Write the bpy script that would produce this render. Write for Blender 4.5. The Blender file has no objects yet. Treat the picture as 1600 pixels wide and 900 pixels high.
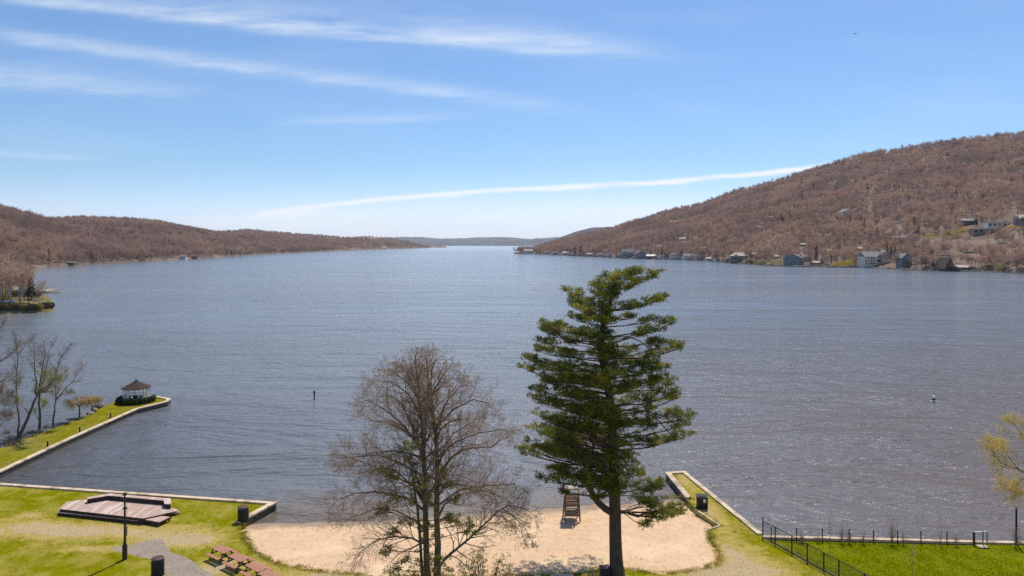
import bpy, math, random
import numpy as np
from mathutils import Vector, geometry

# ------------------------------------------------------------------ camera, sky, sun, exposure
S = bpy.context.scene
COL = S.collection
F = 1600 * 24.0 / 36.0          # focal length in pixels of the 1600 px wide photograph
HOR = 381.0                     # horizon row
H = 25.0                        # height of the camera above the lake
cam_d = bpy.data.cameras.new('camera'); cam = bpy.data.objects.new('camera', cam_d); COL.objects.link(cam)
cam_d.lens = 24.0; cam_d.sensor_width = 36.0; cam_d.shift_y = -(450 - HOR) / 1600.0
cam_d.clip_start = 0.5; cam_d.clip_end = 60000
cam.location = (0, 0, H); cam.rotation_euler = (math.radians(90), 0, 0)
S.camera = cam
S.view_settings.view_transform = 'Standard'; S.view_settings.look = 'None'
S.view_settings.gamma = 1.0; S.view_settings.use_curve_mapping = False
S.view_settings.exposure = 0.05
try:
    S.cycles.use_denoising = False
    S.cycles.max_bounces = 6; S.cycles.volume_bounces = 1; S.cycles.transparent_max_bounces = 8
    S.cycles.sample_clamp_direct = 1.8; S.cycles.sample_clamp_indirect = 4.0
except Exception:
    pass
SUN_EL = math.radians(61); SUN_AZ = math.radians(22)      # azimuth clockwise from +Y
sd = Vector((math.sin(SUN_AZ) * math.cos(SUN_EL), math.cos(SUN_AZ) * math.cos(SUN_EL), math.sin(SUN_EL)))
sun_d = bpy.data.lights.new('sun', 'SUN'); sun = bpy.data.objects.new('sun', sun_d); COL.objects.link(sun)
sun_d.energy = 4.2; sun_d.angle = math.radians(0.53); sun_d.color = (1.0, 0.95, 0.87)
sun.rotation_euler = sd.to_track_quat('Z', 'Y').to_euler(); sun.location = (20, 40, 80)

W = bpy.data.worlds.new('World'); S.world = W; W.use_nodes = True
nt = W.node_tree; nt.nodes.clear()
def wn(t): return nt.nodes.new(t)
def wm(op, a, b=None, c=None, clamp=False):
    n = nt.nodes.new('ShaderNodeMath'); n.operation = op; n.use_clamp = clamp
    for i, v in enumerate((a, b, c)):
        if v is None: continue
        if isinstance(v, (int, float)): n.inputs[i].default_value = v
        else: nt.links.new(v, n.inputs[i])
    return n.outputs[0]
out = wn('ShaderNodeOutputWorld'); bg = wn('ShaderNodeBackground')
sky = wn('ShaderNodeTexSky'); sky.sky_type = 'NISHITA'; sky.sun_disc = False
sky.sun_elevation = SUN_EL; sky.sun_rotation = SUN_AZ
sky.air_density = 1.0; sky.dust_density = 0.6; sky.ozone_density = 2.2; sky.altitude = 200
tc = wn('ShaderNodeTexCoord'); sx = wn('ShaderNodeSeparateXYZ'); nt.links.new(tc.outputs['Generated'], sx.inputs[0])
yy = wm('MAXIMUM', sx.outputs[1], 0.02)
U = wm('DIVIDE', sx.outputs[0], yy); V = wm('DIVIDE', sx.outputs[2], yy)
cb = wn('ShaderNodeCombineXYZ'); nt.links.new(U, cb.inputs[0]); nt.links.new(V, cb.inputs[1])
def wnoise(sc, su, sv, detail=4, rot=0.0):
    mp = wn('ShaderNodeMapping'); mp.inputs['Scale'].default_value = (su, sv, 1); mp.inputs['Rotation'].default_value = (0, 0, rot)
    nt.links.new(cb.outputs[0], mp.inputs[0])
    n = wn('ShaderNodeTexNoise'); n.inputs['Scale'].default_value = sc; n.inputs['Detail'].default_value = detail
    nt.links.new(mp.outputs[0], n.inputs['Vector']); return n.outputs[0]
nz_a = wnoise(1.0, 3.0, 14.0, 5, 0.18); nz_b = wnoise(1.0, 9, 60, 4, 0.2); nz_c = wnoise(1.0, 22, 160, 3, -0.1)
nz_d = wnoise(1.0, 3.2, 22, 4, 0.10)
wob = wm('MULTIPLY', wm('SUBTRACT', nz_b, 0.5), 0.009)
Vw = wm('ADD', V, wob)
def poly(src, pts, deg):        # smooth curve through the points (pixel column -> value)
    co = np.polyfit([(p[0] - 800) / F for p in pts], [p[1] for p in pts], deg); acc = None
    for c in co: acc = float(c) if acc is None else wm('ADD', wm('MULTIPLY', src, acc), float(c))
    return acc
def window(a, b, c, d):         # rises from pixel column a to b, falls from c to d
    r = []
    for lo, hi, y0, y1 in ((a, b, 0, 1), (c, d, 1, 0)):
        n = wn('ShaderNodeMapRange'); n.interpolation_type = 'SMOOTHSTEP'; nt.links.new(U, n.inputs[0])
        for k, v in enumerate(((lo - 800) / F, (hi - 800) / F, y0, y1)): n.inputs[k + 1].default_value = v
        r.append(n.outputs[0])
    return wm('MULTIPLY', r[0], r[1])
UN = wm('DIVIDE', wm('ADD', U, 1.0), 2.0, clamp=True)
def un(px): return ((px - 800) / F + 1) / 2
total = None
#   points of the streak's middle line in photograph pixels, half widths above / below, strength over its length
STREAKS = [
    ([(-100, -20), (50, 2), (300, 27), (480, 40), (620, 64), (800, 71), (1000, 84), (1150, 92)], 24, 9, (-400, 40, 860, 1100), .46),
    ([(-100, 40), (0, 54), (230, 88), (400, 107), (560, 127), (760, 152), (900, 178), (1100, 200)], 13, 10, (-400, 80, 680, 1020), .36),
    ([(-100, 125), (0, 130), (150, 142), (320, 147), (400, 148)], 19, 6, (-400, 0, 60, 350), .36),
    ([(400, 196), (480, 190), (600, 188), (760, 182)], 9, 5, (400, 520, 620, 770), .22),
    ([(380, 342), (420, 333), (470, 325), (560, 314), (700, 303), (900, 293), (1100, 279), (1290, 256), (1400, 240)], 3.2, 4.0, (385, 470, 1220, 1330), 1.7),
    ([(370, 342), (420, 336), (500, 331), (560, 326)], 7, 6, (370, 420, 430, 560), .9),
    ([(690, 352), (740, 346), (820, 338)], 3.5, 3.5, (690, 760, 770, 825), .5),
    ([(820, 352), (900, 340), (1010, 330), (1100, 326)], 12, 14, (830, 920, 1000, 1120), .22),
    ([(-100, 235), (0, 242), (140, 249), (220, 251)], 8, 4, (-400, 0, 60, 220), .25),
    ([(240, 350), (400, 350), (560, 352)], 10, 10, (240, 360, 400, 560), .35),
    ([(200, 352), (600, 350), (1000, 342), (1300, 335)], 30, 34, (150, 600, 900, 1350), .6),
    ([(300, 10), (520, 30), (760, 50)], 40, 22, (200, 480, 640, 980), .16),
    ([(-100, 100), (100, 120), (400, 150)], 30, 26, (-400, 0, 150, 500), .14),
]
for line, wu, wd, amp, st in STREAKS:
    v0 = poly(U, [(x_, (HOR - y_) / F) for x_, y_ in line], 3 if len(line) > 4 else 2)
    d = wm('SUBTRACT', Vw, v0)
    up = wm('DIVIDE', wm('MAXIMUM', d, 0.0), wu / F); dn = wm('DIVIDE', wm('MAXIMUM', wm('MULTIPLY', d, -1.0), 0.0), wd / F)
    dd = wm('ADD', wm('MULTIPLY', up, up), wm('MULTIPLY', dn, dn))
    m = wm('EXPONENT', wm('MULTIPLY', dd, -1.0))
    m = wm('MULTIPLY', m, window(*amp)); m = wm('MULTIPLY', m, st)
    total = m if total is None else wm('ADD', total, m)
fib = wm('MAXIMUM', wm('ADD', wm('MULTIPLY', wm('SUBTRACT', nz_c, 0.5), 0.8), wm('ADD', wm('MULTIPLY', wm('SUBTRACT', nz_b, 0.5), 1.5), wm('ADD', wm('MULTIPLY', wm('SUBTRACT', nz_d, 0.5), 2.2), 0.72))), 0.12)
total = wm('MULTIPLY', total, fib)
veil = wm('MULTIPLY', wm('MAXIMUM', wm('SUBTRACT', nz_a, 0.48), 0.0), 0.30)
front = wm('MULTIPLY', wm('GREATER_THAN', sx.outputs[1], 0.05), wm('GREATER_THAN', sx.outputs[2], 0.0))
total = wm('MULTIPLY', wm('ADD', total, veil), front, clamp=True)
mx = wn('ShaderNodeMix'); mx.data_type = 'RGBA'
nt.links.new(total, mx.inputs['Factor'])
tint = wn('ShaderNodeMix'); tint.data_type = 'RGBA'; tint.blend_type = 'MULTIPLY'; tint.inputs['Factor'].default_value = 1.0
tr_ = wn('ShaderNodeMapRange'); nt.links.new(V, tr_.inputs[0]); tr_.inputs[1].default_value = 0.0; tr_.inputs[2].default_value = 0.13; tr_.interpolation_type = 'SMOOTHSTEP'
tm_ = wn('ShaderNodeMix'); tm_.data_type = 'RGBA'; nt.links.new(tr_.outputs[0], tm_.inputs['Factor'])
tm_.inputs[6].default_value = (1.14, 1.22, 1.74, 1); tm_.inputs[7].default_value = (0.77, 0.985, 1.20, 1)
nt.links.new(tm_.outputs[2], tint.inputs[7])
nt.links.new(sky.outputs[0], tint.inputs[6])
nt.links.new(tint.outputs[2], mx.inputs[6]); mx.inputs[7].default_value = (8.3, 8.9, 9.4, 1)
nt.links.new(mx.outputs[2], bg.inputs['Color']); bg.inputs['Strength'].default_value = 0.105
nt.links.new(bg.outputs[0], out.inputs['Surface'])

# ------------------------------------------------------------------ helpers
R = random.Random(11)
NR = np.random.default_rng(5)
def gp(px, py, z=0.6):
    Y = F * (H - z) / (py - HOR); return ((px - 800) * Y / F, Y, z)
def pz(px, py, Y):
    return ((px - 800) * Y / F, Y, H - (py - HOR) * Y / F)
def tag(o, label=None, cat=None, group=None, kind=None):
    if label: o['label'] = label
    if cat: o['category'] = cat
    if group: o['group'] = group
    if kind: o['kind'] = kind
    return o
def thing(name, label, cat, loc=(0, 0, 0), rz=0.0, group=None):
    o = bpy.data.objects.new(name, None); COL.objects.link(o); o.location = loc; o.rotation_euler = (0, 0, rz)
    o.empty_display_size = 0.3
    return tag(o, label, cat, group)
def kids(o): return [c for c in bpy.data.objects if c.parent == o]
def copy_tree(o, parent=None):
    c = o.copy(); COL.objects.link(c); c.parent = parent
    for ch in kids(o): copy_tree(ch, c)
    return c
def mesh_np(name, V_, F_, mat, parent=None, smooth=False, attr=None):
    V_ = np.asarray(V_, dtype=np.float32); me = bpy.data.meshes.new(name)
    groups = F_ if isinstance(F_, list) else [F_]
    groups = [np.asarray(g, dtype=np.int32) for g in groups if len(g)]
    nl = sum(g.size for g in groups); npoly = sum(len(g) for g in groups)
    me.vertices.add(len(V_)); me.vertices.foreach_set('co', V_.ravel())
    me.loops.add(nl); me.loops.foreach_set('vertex_index', np.concatenate([g.ravel() for g in groups]))
    me.polygons.add(npoly)
    tot = np.concatenate([np.full(len(g), g.shape[1], dtype=np.int32) for g in groups])
    st = np.concatenate([[0], np.cumsum(tot)[:-1]]).astype(np.int32)
    me.polygons.foreach_set('loop_start', st); me.polygons.foreach_set('loop_total', tot)
    if smooth: me.polygons.foreach_set('use_smooth', np.ones(npoly, dtype=bool))
    me.update(calc_edges=True); me.validate()
    if mat: me.materials.append(mat)
    o = bpy.data.objects.new(name, me); COL.objects.link(o)
    if parent: o.parent = parent
    return o
class MB:
    def __init__(s): s.v = []; s.f = []
    def add(s, vs, fs):
        n = len(s.v); s.v += [tuple(v) for v in vs]; s.f += [tuple(i + n for i in f) for f in fs]; return s
    def box(s, c, d, rz=0.0, rx=0.0):
        cx, cy, cz = c; hx, hy, hz = d[0] / 2, d[1] / 2, d[2] / 2; ca, sa = math.cos(rz), math.sin(rz); cr, sr = math.cos(rx), math.sin(rx)
        vs = []
        for z in (-hz, hz):
            for x, y in ((-hx, -hy), (hx, -hy), (hx, hy), (-hx, hy)):
                y2, z2 = y * cr - z * sr, y * sr + z * cr
                vs.append((cx + x * ca - y2 * sa, cy + x * sa + y2 * ca, cz + z2))
        return s.add(vs, [(3, 2, 1, 0), (4, 5, 6, 7), (0, 1, 5, 4), (1, 2, 6, 5), (2, 3, 7, 6), (3, 0, 4, 7)])
    def beam(s, p, q, w, h=None):
        h = h or w; p = Vector(p); q = Vector(q); t = (q - p).normalized()
        a = t.cross(Vector((0, 0, 1)))
        if a.length < 0.05: a = Vector((1, 0, 0))
        a.normalize(); b = a.cross(t).normalized(); a *= w / 2; b *= h / 2
        vs = [p - a - b, p + a - b, p + a + b, p - a + b, q - a - b, q + a - b, q + a + b, q - a + b]
        return s.add(vs, [(3, 2, 1, 0), (4, 5, 6, 7), (0, 1, 5, 4), (1, 2, 6, 5), (2, 3, 7, 6), (3, 0, 4, 7)])
    def prism(s, poly, z0, z1):     # poly counter-clockwise
        n = len(poly)
        vs = [(x, y, z0) for x, y in poly] + [(x, y, z1) for x, y in poly]
        tris = geometry.tessellate_polygon([[Vector((x, y, 0)) for x, y in poly]])
        fs = [tuple(i + n for i in t) for t in tris] + [tuple(reversed(t)) for t in tris]
        fs = [f if s._up(vs, f) == (k < len(tris)) else tuple(reversed(f)) for k, f in enumerate(fs)]
        fs += [(i, (i + 1) % n, (i + 1) % n + n, i + n) for i in range(n)]
        return s.add(vs, fs)
    @staticmethod
    def _up(vs, f):
        a, b, c = (Vector(vs[i]) for i in f[:3]); return (b - a).cross(c - a).z > 0
    def lathe(s, c, prof, n=16):
        cx, cy, cz = c; vs = []; fs = []
        for r, z in prof:
            for k in range(n): a = 2 * math.pi * k / n; vs.append((cx + r * math.cos(a), cy + r * math.sin(a), cz + z))
        for j in range(len(prof) - 1):
            for k in range(n): fs.append((j * n + k, j * n + (k + 1) % n, (j + 1) * n + (k + 1) % n, (j + 1) * n + k))
        fs.append(tuple(range(n - 1, -1, -1))); fs.append(tuple((len(prof) - 1) * n + k for k in range(n)))
        return s.add(vs, fs)
    def build(s, name, mat, parent=None, bevel=0.0, smooth=False):
        me = bpy.data.meshes.new(name); me.from_pydata(s.v, [], s.f); me.update()
        if mat: me.materials.append(mat)
        o = bpy.data.objects.new(name, me); COL.objects.link(o)
        if parent: o.parent = parent
        if smooth:
            for p in me.polygons: p.use_smooth = True
        if bevel:
            b = o.modifiers.new('bevel', 'BEVEL'); b.width = bevel; b.segments = 1; b.limit_method = 'ANGLE'
        return o

class Tubes:                    # many tapered tubes collected into one mesh
    def __init__(s): s.g = {}
    def add(s, pts, rad, sides=4):
        s.g.setdefault((len(pts), sides), []).append((np.array([tuple(p) for p in pts], dtype=np.float64), np.array(rad, dtype=np.float64)))
    def arrays(s):
        VV = []; FF = []; base = 0
        for (n, k), L in s.g.items():
            P = np.stack([a for a, _ in L]); Rr = np.stack([b for _, b in L]); m = len(L)
            T = np.gradient(P, axis=1); T /= np.linalg.norm(T, axis=2, keepdims=True) + 1e-9
            D = P[:, -1] - P[:, 0]; D /= np.linalg.norm(D, axis=1, keepdims=True) + 1e-9
            ref = np.where(np.abs(D[:, 2:3]) < 0.8, np.array([[0, 0, 1.0]]), np.array([[1.0, 0, 0]]))[:, None, :]
            A = np.cross(T, np.broadcast_to(ref, T.shape)); A /= np.linalg.norm(A, axis=2, keepdims=True) + 1e-9
            B = np.cross(T, A)
            ang = 2 * np.pi * np.arange(k) / k
            ring = P[:, :, None, :] + Rr[:, :, None, None] * (np.cos(ang)[None, None, :, None] * A[:, :, None, :] + np.sin(ang)[None, None, :, None] * B[:, :, None, :])
            VV.append(ring.reshape(-1, 3))
            i = np.arange(m)[:, None, None]; j = np.arange(n - 1)[None, :, None]; q = np.arange(k)[None, None, :]; q2 = (q + 1) % k
            idx = lambda jj, qq: base + (i * n + jj) * k + qq
            FF.append(np.stack([idx(j, q), idx(j, q2), idx(j + 1, q2), idx(j + 1, q)], axis=-1).reshape(-1, 4))
            base += m * n * k
        return np.concatenate(VV), np.concatenate(FF)
    def build(s, name, mat, parent=None, smooth=True):
        v, f = s.arrays(); return mesh_np(name, v, f, mat, parent, smooth)

def grow(tw, p, d, L, r, lvl, P, rng):
    """one branch and, recursively, those it carries"""
    n = P['n'][lvl]; pts = [Vector(p)]; rad = [r]; d = Vector(d).normalized(); rt = r * P['taper'][lvl]
    for i in range(1, n):
        w = P['wob'][lvl]
        d = (d + Vector((rng.gauss(0, w), rng.gauss(0, w), rng.gauss(0, w) + P['up'][lvl]))).normalized()
        pts.append(pts[-1] + d * (L / (n - 1))); rad.append(r + (rt - r) * i / (n - 1))
    tw[min(lvl, len(tw) - 1)].add(pts, rad, P['sides'][lvl])
    side_shoots(tw, pts, rad, L, lvl, P, rng)
def side_shoots(tw, pts, rad, L, lvl, P, rng, t0=None, lscale=1.0):
    if lvl + 1 >= len(P['n']): return
    nc = P['nc'][lvl]; k = max(1, int(nc * rng.uniform(0.8, 1.2))); n = len(pts); ph = rng.uniform(0, 6.28)
    for c in range(k):
        t = (P['t0'] if t0 is None else t0) + (1 - (P['t0'] if t0 is None else t0)) * (c + rng.random()) / k
        t = min(t, 0.999); s = t * (n - 1); i = int(s); q = pts[i].lerp(pts[i + 1], s - i); dd = (pts[i + 1] - pts[i]).normalized()
        ph += 2.4 + rng.uniform(-.5, .5)
        a = dd.orthogonal().normalized(); b = dd.cross(a)
        ang = P['ang'][lvl] * rng.uniform(0.7, 1.25)
        nd = dd * math.cos(ang) + (a * math.cos(ph) + b * math.sin(ph)) * math.sin(ang)
        ll = P['len'][lvl] * lscale * (1.15 - 0.7 * t) * rng.uniform(0.7, 1.25)
        if P.get('rel', True): ll *= L
        rr = max(P['rmin'], min(rad[i] * 0.8, rad[i] * P['rr'][lvl]))
        grow(tw, q, nd, ll, rr, lvl + 1, P, rng)

def leaf_arrays(C, n, size, rng=NR, up=0.0, aspect=0.5, tri=False):
    """C: list of (centre, radii); n leaves each -> small quads with random attitude"""
    P = []
    for (c, rad), k in zip(C, n):
        q = rng.normal(size=(k, 3)); q /= np.linalg.norm(q, axis=1, keepdims=True) + 1e-9
        q *= rng.random((k, 1)) ** 0.4
        P.append(np.array(c)[None] + q * np.array(rad)[None])
    P = np.concatenate(P); k = len(P)
    a = rng.normal(size=(k, 3)); a[:, 2] += up; a /= np.linalg.norm(a, axis=1, keepdims=True) + 1e-9
    b = rng.normal(size=(k, 3)); b -= (b * a).sum(1, keepdims=True) * a; b /= np.linalg.norm(b, axis=1, keepdims=True) + 1e-9
    s = size * rng.uniform(0.6, 1.3, (k, 1)); w = s * aspect
    if tri:
        Vv = np.stack([P - b * w / 2, P + b * w / 2, P + a * s], axis=1).reshape(-1, 3); Ff = np.arange(3 * k).reshape(-1, 3)
    else:
        Vv = np.stack([P - a * s / 2, P + b * w / 2, P + a * s / 2, P - b * w / 2], axis=1).reshape(-1, 3); Ff = np.arange(4 * k).reshape(-1, 4)
    return Vv, Ff

def material(name, c1, c2=None, scale=4.0, rough=0.85, bump=0.0, bscale=None, detail=5, stretch=(1, 1, 1), metallic=0.0, rand=0.0, trans=0.0, coord='Object', spec=0.3, c3=None, s3=0.2):
    m = bpy.data.materials.new(name); m.use_nodes = True; t = m.node_tree; b = t.nodes['Principled BSDF']
    b.inputs['Roughness'].default_value = rough; b.inputs['Metallic'].default_value = metallic
    b.inputs['Specular IOR Level'].default_value = spec
    c2 = c2 or tuple(x * 0.75 for x in c1)
    co = t.nodes.new('ShaderNodeTexCoord'); mp = t.nodes.new('ShaderNodeMapping'); mp.inputs['Scale'].default_value = stretch
    t.links.new(co.outputs[coord], mp.inputs[0])
    n = t.nodes.new('ShaderNodeTexNoise'); n.inputs['Scale'].default_value = scale; n.inputs['Detail'].default_value = detail; n.inputs['Roughness'].default_value = 0.62
    t.links.new(mp.outputs[0], n.inputs['Vector'])
    r = t.nodes.new('ShaderNodeValToRGB'); r.color_ramp.elements[0].position = 0.36; r.color_ramp.elements[1].position = 0.64
    r.color_ramp.elements[0].color = (*c2, 1); r.color_ramp.elements[1].color = (*c1, 1)
    t.links.new(n.outputs[0], r.inputs[0]); col = r.outputs[0]
    if c3:
        n3 = t.nodes.new('ShaderNodeTexNoise'); n3.inputs['Scale'].default_value = s3; n3.inputs['Detail'].default_value = 4
        t.links.new(mp.outputs[0], n3.inputs['Vector'])
        r3 = t.nodes.new('ShaderNodeValToRGB'); r3.color_ramp.elements[0].position = 0.5; r3.color_ramp.elements[1].position = 0.65
        t.links.new(n3.outputs[0], r3.inputs[0]); x = t.nodes.new('ShaderNodeMix'); x.data_type = 'RGBA'
        t.links.new(r3.outputs[0], x.inputs['Factor']); t.links.new(col, x.inputs[6]); x.inputs[7].default_value = (*c3, 1); col = x.outputs[2]
    if rand:
        oi = t.nodes.new('ShaderNodeObjectInfo'); mr = t.nodes.new('ShaderNodeMapRange'); mr.inputs[3].default_value = 1 - rand; mr.inputs[4].default_value = 1 + rand
        t.links.new(oi.outputs['Random'], mr.inputs[0]); x = t.nodes.new('ShaderNodeMix'); x.data_type = 'RGBA'; x.blend_type = 'MULTIPLY'; x.inputs['Factor'].default_value = 1
        t.links.new(col, x.inputs[6]); t.links.new(mr.outputs[0], x.inputs[7]); col = x.outputs[2]
    t.links.new(col, b.inputs['Base Color'])
    if bump:
        nb = t.nodes.new('ShaderNodeTexNoise'); nb.inputs['Scale'].default_value = bscale or scale * 2; nb.inputs['Detail'].default_value = 4
        t.links.new(mp.outputs[0], nb.inputs['Vector']); bp = t.nodes.new('ShaderNodeBump'); bp.inputs['Distance'].default_value = bump
        t.links.new(nb.outputs[0], bp.inputs['Height']); t.links.new(bp.outputs[0], b.inputs['Normal'])
    if trans:
        tr = t.nodes.new('ShaderNodeBsdfTranslucent'); ms = t.nodes.new('ShaderNodeMixShader'); ms.inputs[0].default_value = trans
        t.links.new(col, tr.inputs['Color']); t.links.new(b.outputs[0], ms.inputs[1]); t.links.new(tr.outputs[0], ms.inputs[2])
        t.links.new(ms.outputs[0], t.nodes['Material Output'].inputs['Surface'])
    return m

def ramp_by_random(m, stops, noise_scale=0.0):
    """colour of a material from the object's own random number (one colour per tree)"""
    t = m.node_tree; b = t.nodes['Principled BSDF']; oi = t.nodes.new('ShaderNodeObjectInfo')
    r = t.nodes.new('ShaderNodeValToRGB'); cr = r.color_ramp; cr.interpolation = 'LINEAR'
    cr.elements[0].position = stops[0][0]; cr.elements[0].color = (*stops[0][1], 1)
    cr.elements[1].position = stops[-1][0]; cr.elements[1].color = (*stops[-1][1], 1)
    for p, c in stops[1:-1]: e = cr.elements.new(p); e.color = (*c, 1)
    t.links.new(oi.outputs['Random'], r.inputs[0])
    for l in list(b.inputs['Base Color'].links): t.links.remove(l)
    t.links.new(r.outputs[0], b.inputs['Base Color'])
    for n in t.nodes:
        if n.type == 'BSDF_TRANSLUCENT':
            t.links.new(r.outputs[0], n.inputs['Color'])
    return m

def wet_edge(m):
    t = m.node_tree; b = t.nodes['Principled BSDF']; src = b.inputs['Base Color'].links[0].from_socket; co = t.nodes.new('ShaderNodeTexCoord'); sp = t.nodes.new('ShaderNodeSeparateXYZ'); t.links.new(co.outputs['Object'], sp.inputs[0])
    n = t.nodes.new('ShaderNodeTexNoise'); n.inputs['Scale'].default_value = .8; t.links.new(co.outputs['Object'], n.inputs['Vector'])
    a = t.nodes.new('ShaderNodeMath'); a.operation = 'MULTIPLY_ADD'; t.links.new(n.outputs[0], a.inputs[0]); a.inputs[1].default_value = .12; t.links.new(sp.outputs[2], a.inputs[2])
    r = t.nodes.new('ShaderNodeMapRange'); r.inputs[1].default_value = .10; r.inputs[2].default_value = .19; t.links.new(a.outputs[0], r.inputs[0])
    x = t.nodes.new('ShaderNodeMix'); x.data_type = 'RGBA'; x.inputs[6].default_value = (.33, .235, .15, 1); t.links.new(r.outputs[0], x.inputs['Factor']); t.links.new(src, x.inputs[7])
    # trodden marks and bits of leaf and bark lying on the sand
    v = t.nodes.new('ShaderNodeTexVoronoi'); v.inputs['Scale'].default_value = 1.5; t.links.new(co.outputs['Object'], v.inputs['Vector'])
    r2 = t.nodes.new('ShaderNodeMapRange'); r2.inputs[1].default_value = .05; r2.inputs[2].default_value = .12; t.links.new(v.outputs['Distance'], r2.inputs[0])
    y = t.nodes.new('ShaderNodeMix'); y.data_type = 'RGBA'; y.inputs[6].default_value = (.36, .24, .14, 1); t.links.new(r2.outputs[0], y.inputs['Factor']); t.links.new(x.outputs[2], y.inputs[7])
    t.links.new(y.outputs[2], b.inputs['Base Color'])

# cheap smooth value noise for terrain
_G = np.random.default_rng(3).random((64, 64))
def vnoise(x, y):
    x = np.asarray(x, float); y = np.asarray(y, float)
    xi = np.floor(x).astype(int); yi = np.floor(y).astype(int); fx = x - xi; fy = y - yi
    fx = fx * fx * (3 - 2 * fx); fy = fy * fy * (3 - 2 * fy)
    g = lambda a, b: _G[a % 64, b % 64]
    return (g(xi, yi) * (1 - fx) + g(xi + 1, yi) * fx) * (1 - fy) + (g(xi, yi + 1) * (1 - fx) + g(xi + 1, yi + 1) * fx) * fy - 0.5

# ------------------------------------------------------------------ materials
def grass_material(name, green, dry, patches, thr=(0.46, 0.62), soil=(0.56, 0.42, 0.225)):
    m = bpy.data.materials.new(name); m.use_nodes = True; t = m.node_tree; b = t.nodes['Principled BSDF']; b.inputs['Roughness'].default_value = 0.9
    b.inputs['Specular IOR Level'].default_value = 0.0
    co = t.nodes.new('ShaderNodeTexCoord')
    def noise(sc, det=5, rough=.6, mapping=None):
        n = t.nodes.new('ShaderNodeTexNoise'); n.inputs['Scale'].default_value = sc; n.inputs['Detail'].default_value = det; n.inputs['Roughness'].default_value = rough
        t.links.new(co.outputs['Object'], n.inputs['Vector']); return n.outputs[0]
    def mth(op, a, bb, clamp=False):
        n = t.nodes.new('ShaderNodeMath'); n.operation = op; n.use_clamp = clamp
        for i, v in enumerate((a, bb)):
            if isinstance(v, (int, float)): n.inputs[i].default_value = v
            else: t.links.new(v, n.inputs[i])
        return n.outputs[0]
    def mix(f, a, bb):
        x = t.nodes.new('ShaderNodeMix'); x.data_type = 'RGBA'
        t.links.new(f, x.inputs['Factor'])
        for i, v in ((6, a), (7, bb)):
            if isinstance(v, tuple): x.inputs[i].default_value = (*v, 1)
            else: t.links.new(v, x.inputs[i])
        return x.outputs[2]
    sp = t.nodes.new('ShaderNodeSeparateXYZ'); t.links.new(co.outputs['Object'], sp.inputs[0])
    acc = None
    for (cx, cy, rx, ry, st) in patches:      # worn, dry places in the lawn (metres)
        dx = mth('DIVIDE', mth('SUBTRACT', sp.outputs[0], cx), rx); dy = mth('DIVIDE', mth('SUBTRACT', sp.outputs[1], cy), ry)
        e = mth('MULTIPLY', mth('EXPONENT', mth('MULTIPLY', mth('ADD', mth('MULTIPLY', dx, dx), mth('MULTIPLY', dy, dy)), -1.0), 0.0), st)
        acc = e if acc is None else mth('ADD', acc, e)
    big = noise(0.25, 4); mid = noise(1.6, 5, .7); fine = noise(14, 3, .7)
    dryf = mth('ADD', mth('MULTIPLY', mth('SUBTRACT', big, 0.5), 1.3), mth('MULTIPLY', mth('SUBTRACT', mid, 0.5), 1.6))
    if acc is not None: dryf = mth('ADD', dryf, mth('SUBTRACT', mth('MULTIPLY', acc, 1.45), 0.17))
    dr = mth('MULTIPLY', mth('SUBTRACT', dryf, thr[0] - 0.4), 2.2, True)
    g = mix(mth('MULTIPLY', mth('SUBTRACT', mid, 0.35), 3.0, True), tuple(c * 0.72 for c in green), green)
    yl = mix(mth('MULTIPLY', mth('SUBTRACT', noise(0.6, 5), 0.42), 4.0, True), g, tuple(0.5 * (a + b_) for a, b_ in zip(green, dry)))
    c = mix(dr, yl, dry)
    sr = mth('MULTIPLY', mth('SUBTRACT', dryf, thr[1] - 0.12), 3.0, True)
    c = mix(sr, c, soil)
    c = mix(mth('MULTIPLY', mth('MULTIPLY', mth('SUBTRACT', fine, 0.5), 1.8, True), mth('SUBTRACT', 1.0, mth('MULTIPLY', sr, 0.7))), c, tuple(x * 0.55 for x in green))
    t.links.new(c, b.inputs['Base Color'])
    bp = t.nodes.new('ShaderNodeBump'); bp.inputs['Distance'].default_value = 0.10; t.links.new(mth('ADD', fine, mid), bp.inputs['Height']); t.links.new(bp.outputs[0], b.inputs['Normal'])
    return m

def wxy(px, py, z=.6): x, y, _ = gp(px, py, z); return x, y
def patch(px, py, wpx, hpx, st):
    x, y = wxy(px, py); x2, _ = wxy(px + wpx, py); _, y2 = wxy(px, py - hpx); return (x, y, abs(x2 - x), abs(y2 - y), st)
M = {}
M['lawn'] = grass_material('lawn_grass', (0.285, 0.270, 0.004), (0.52, 0.385, 0.110), [
    patch(60, 825, 110, 12, .75), patch(190, 832, 120, 12, .55), patch(290, 845, 60, 10, .8), patch(150, 858, 60, 6, .6), patch(50, 805, 20, 4, .5),
    patch(120, 760, 330, 4, .35), patch(400, 880, 70, 12, .55), patch(330, 890, 30, 14, .5), patch(520, 897, 120, 8, .6),
    patch(1110, 800, 20, 20, .55), patch(1150, 870, 34, 30, .75), patch(1170, 895, 60, 14, .7), patch(1100, 895, 60, 10, .6), patch(930, 897, 60, 6, .4),
    patch(1075, 755, 15, 16, .5), patch(1200, 870, 20, 18, .25)], thr=(0.36, 0.64))
M['lawn_green'] = grass_material('green_lawn_grass', (0.215, 0.245, 0.002), (0.32, 0.30, 0.02), [patch(1220, 850, 22, 18, .35), patch(1480, 870, 40, 5, -.2)], thr=(0.56, 0.95))
M['spit'] = grass_material('spit_grass', (0.275, 0.250, 0.010), (0.33, 0.27, 0.08), [patch(60, 700, 60, 10, .25), patch(20, 690, 40, 10, .6)], thr=(0.50, 0.85))
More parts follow.
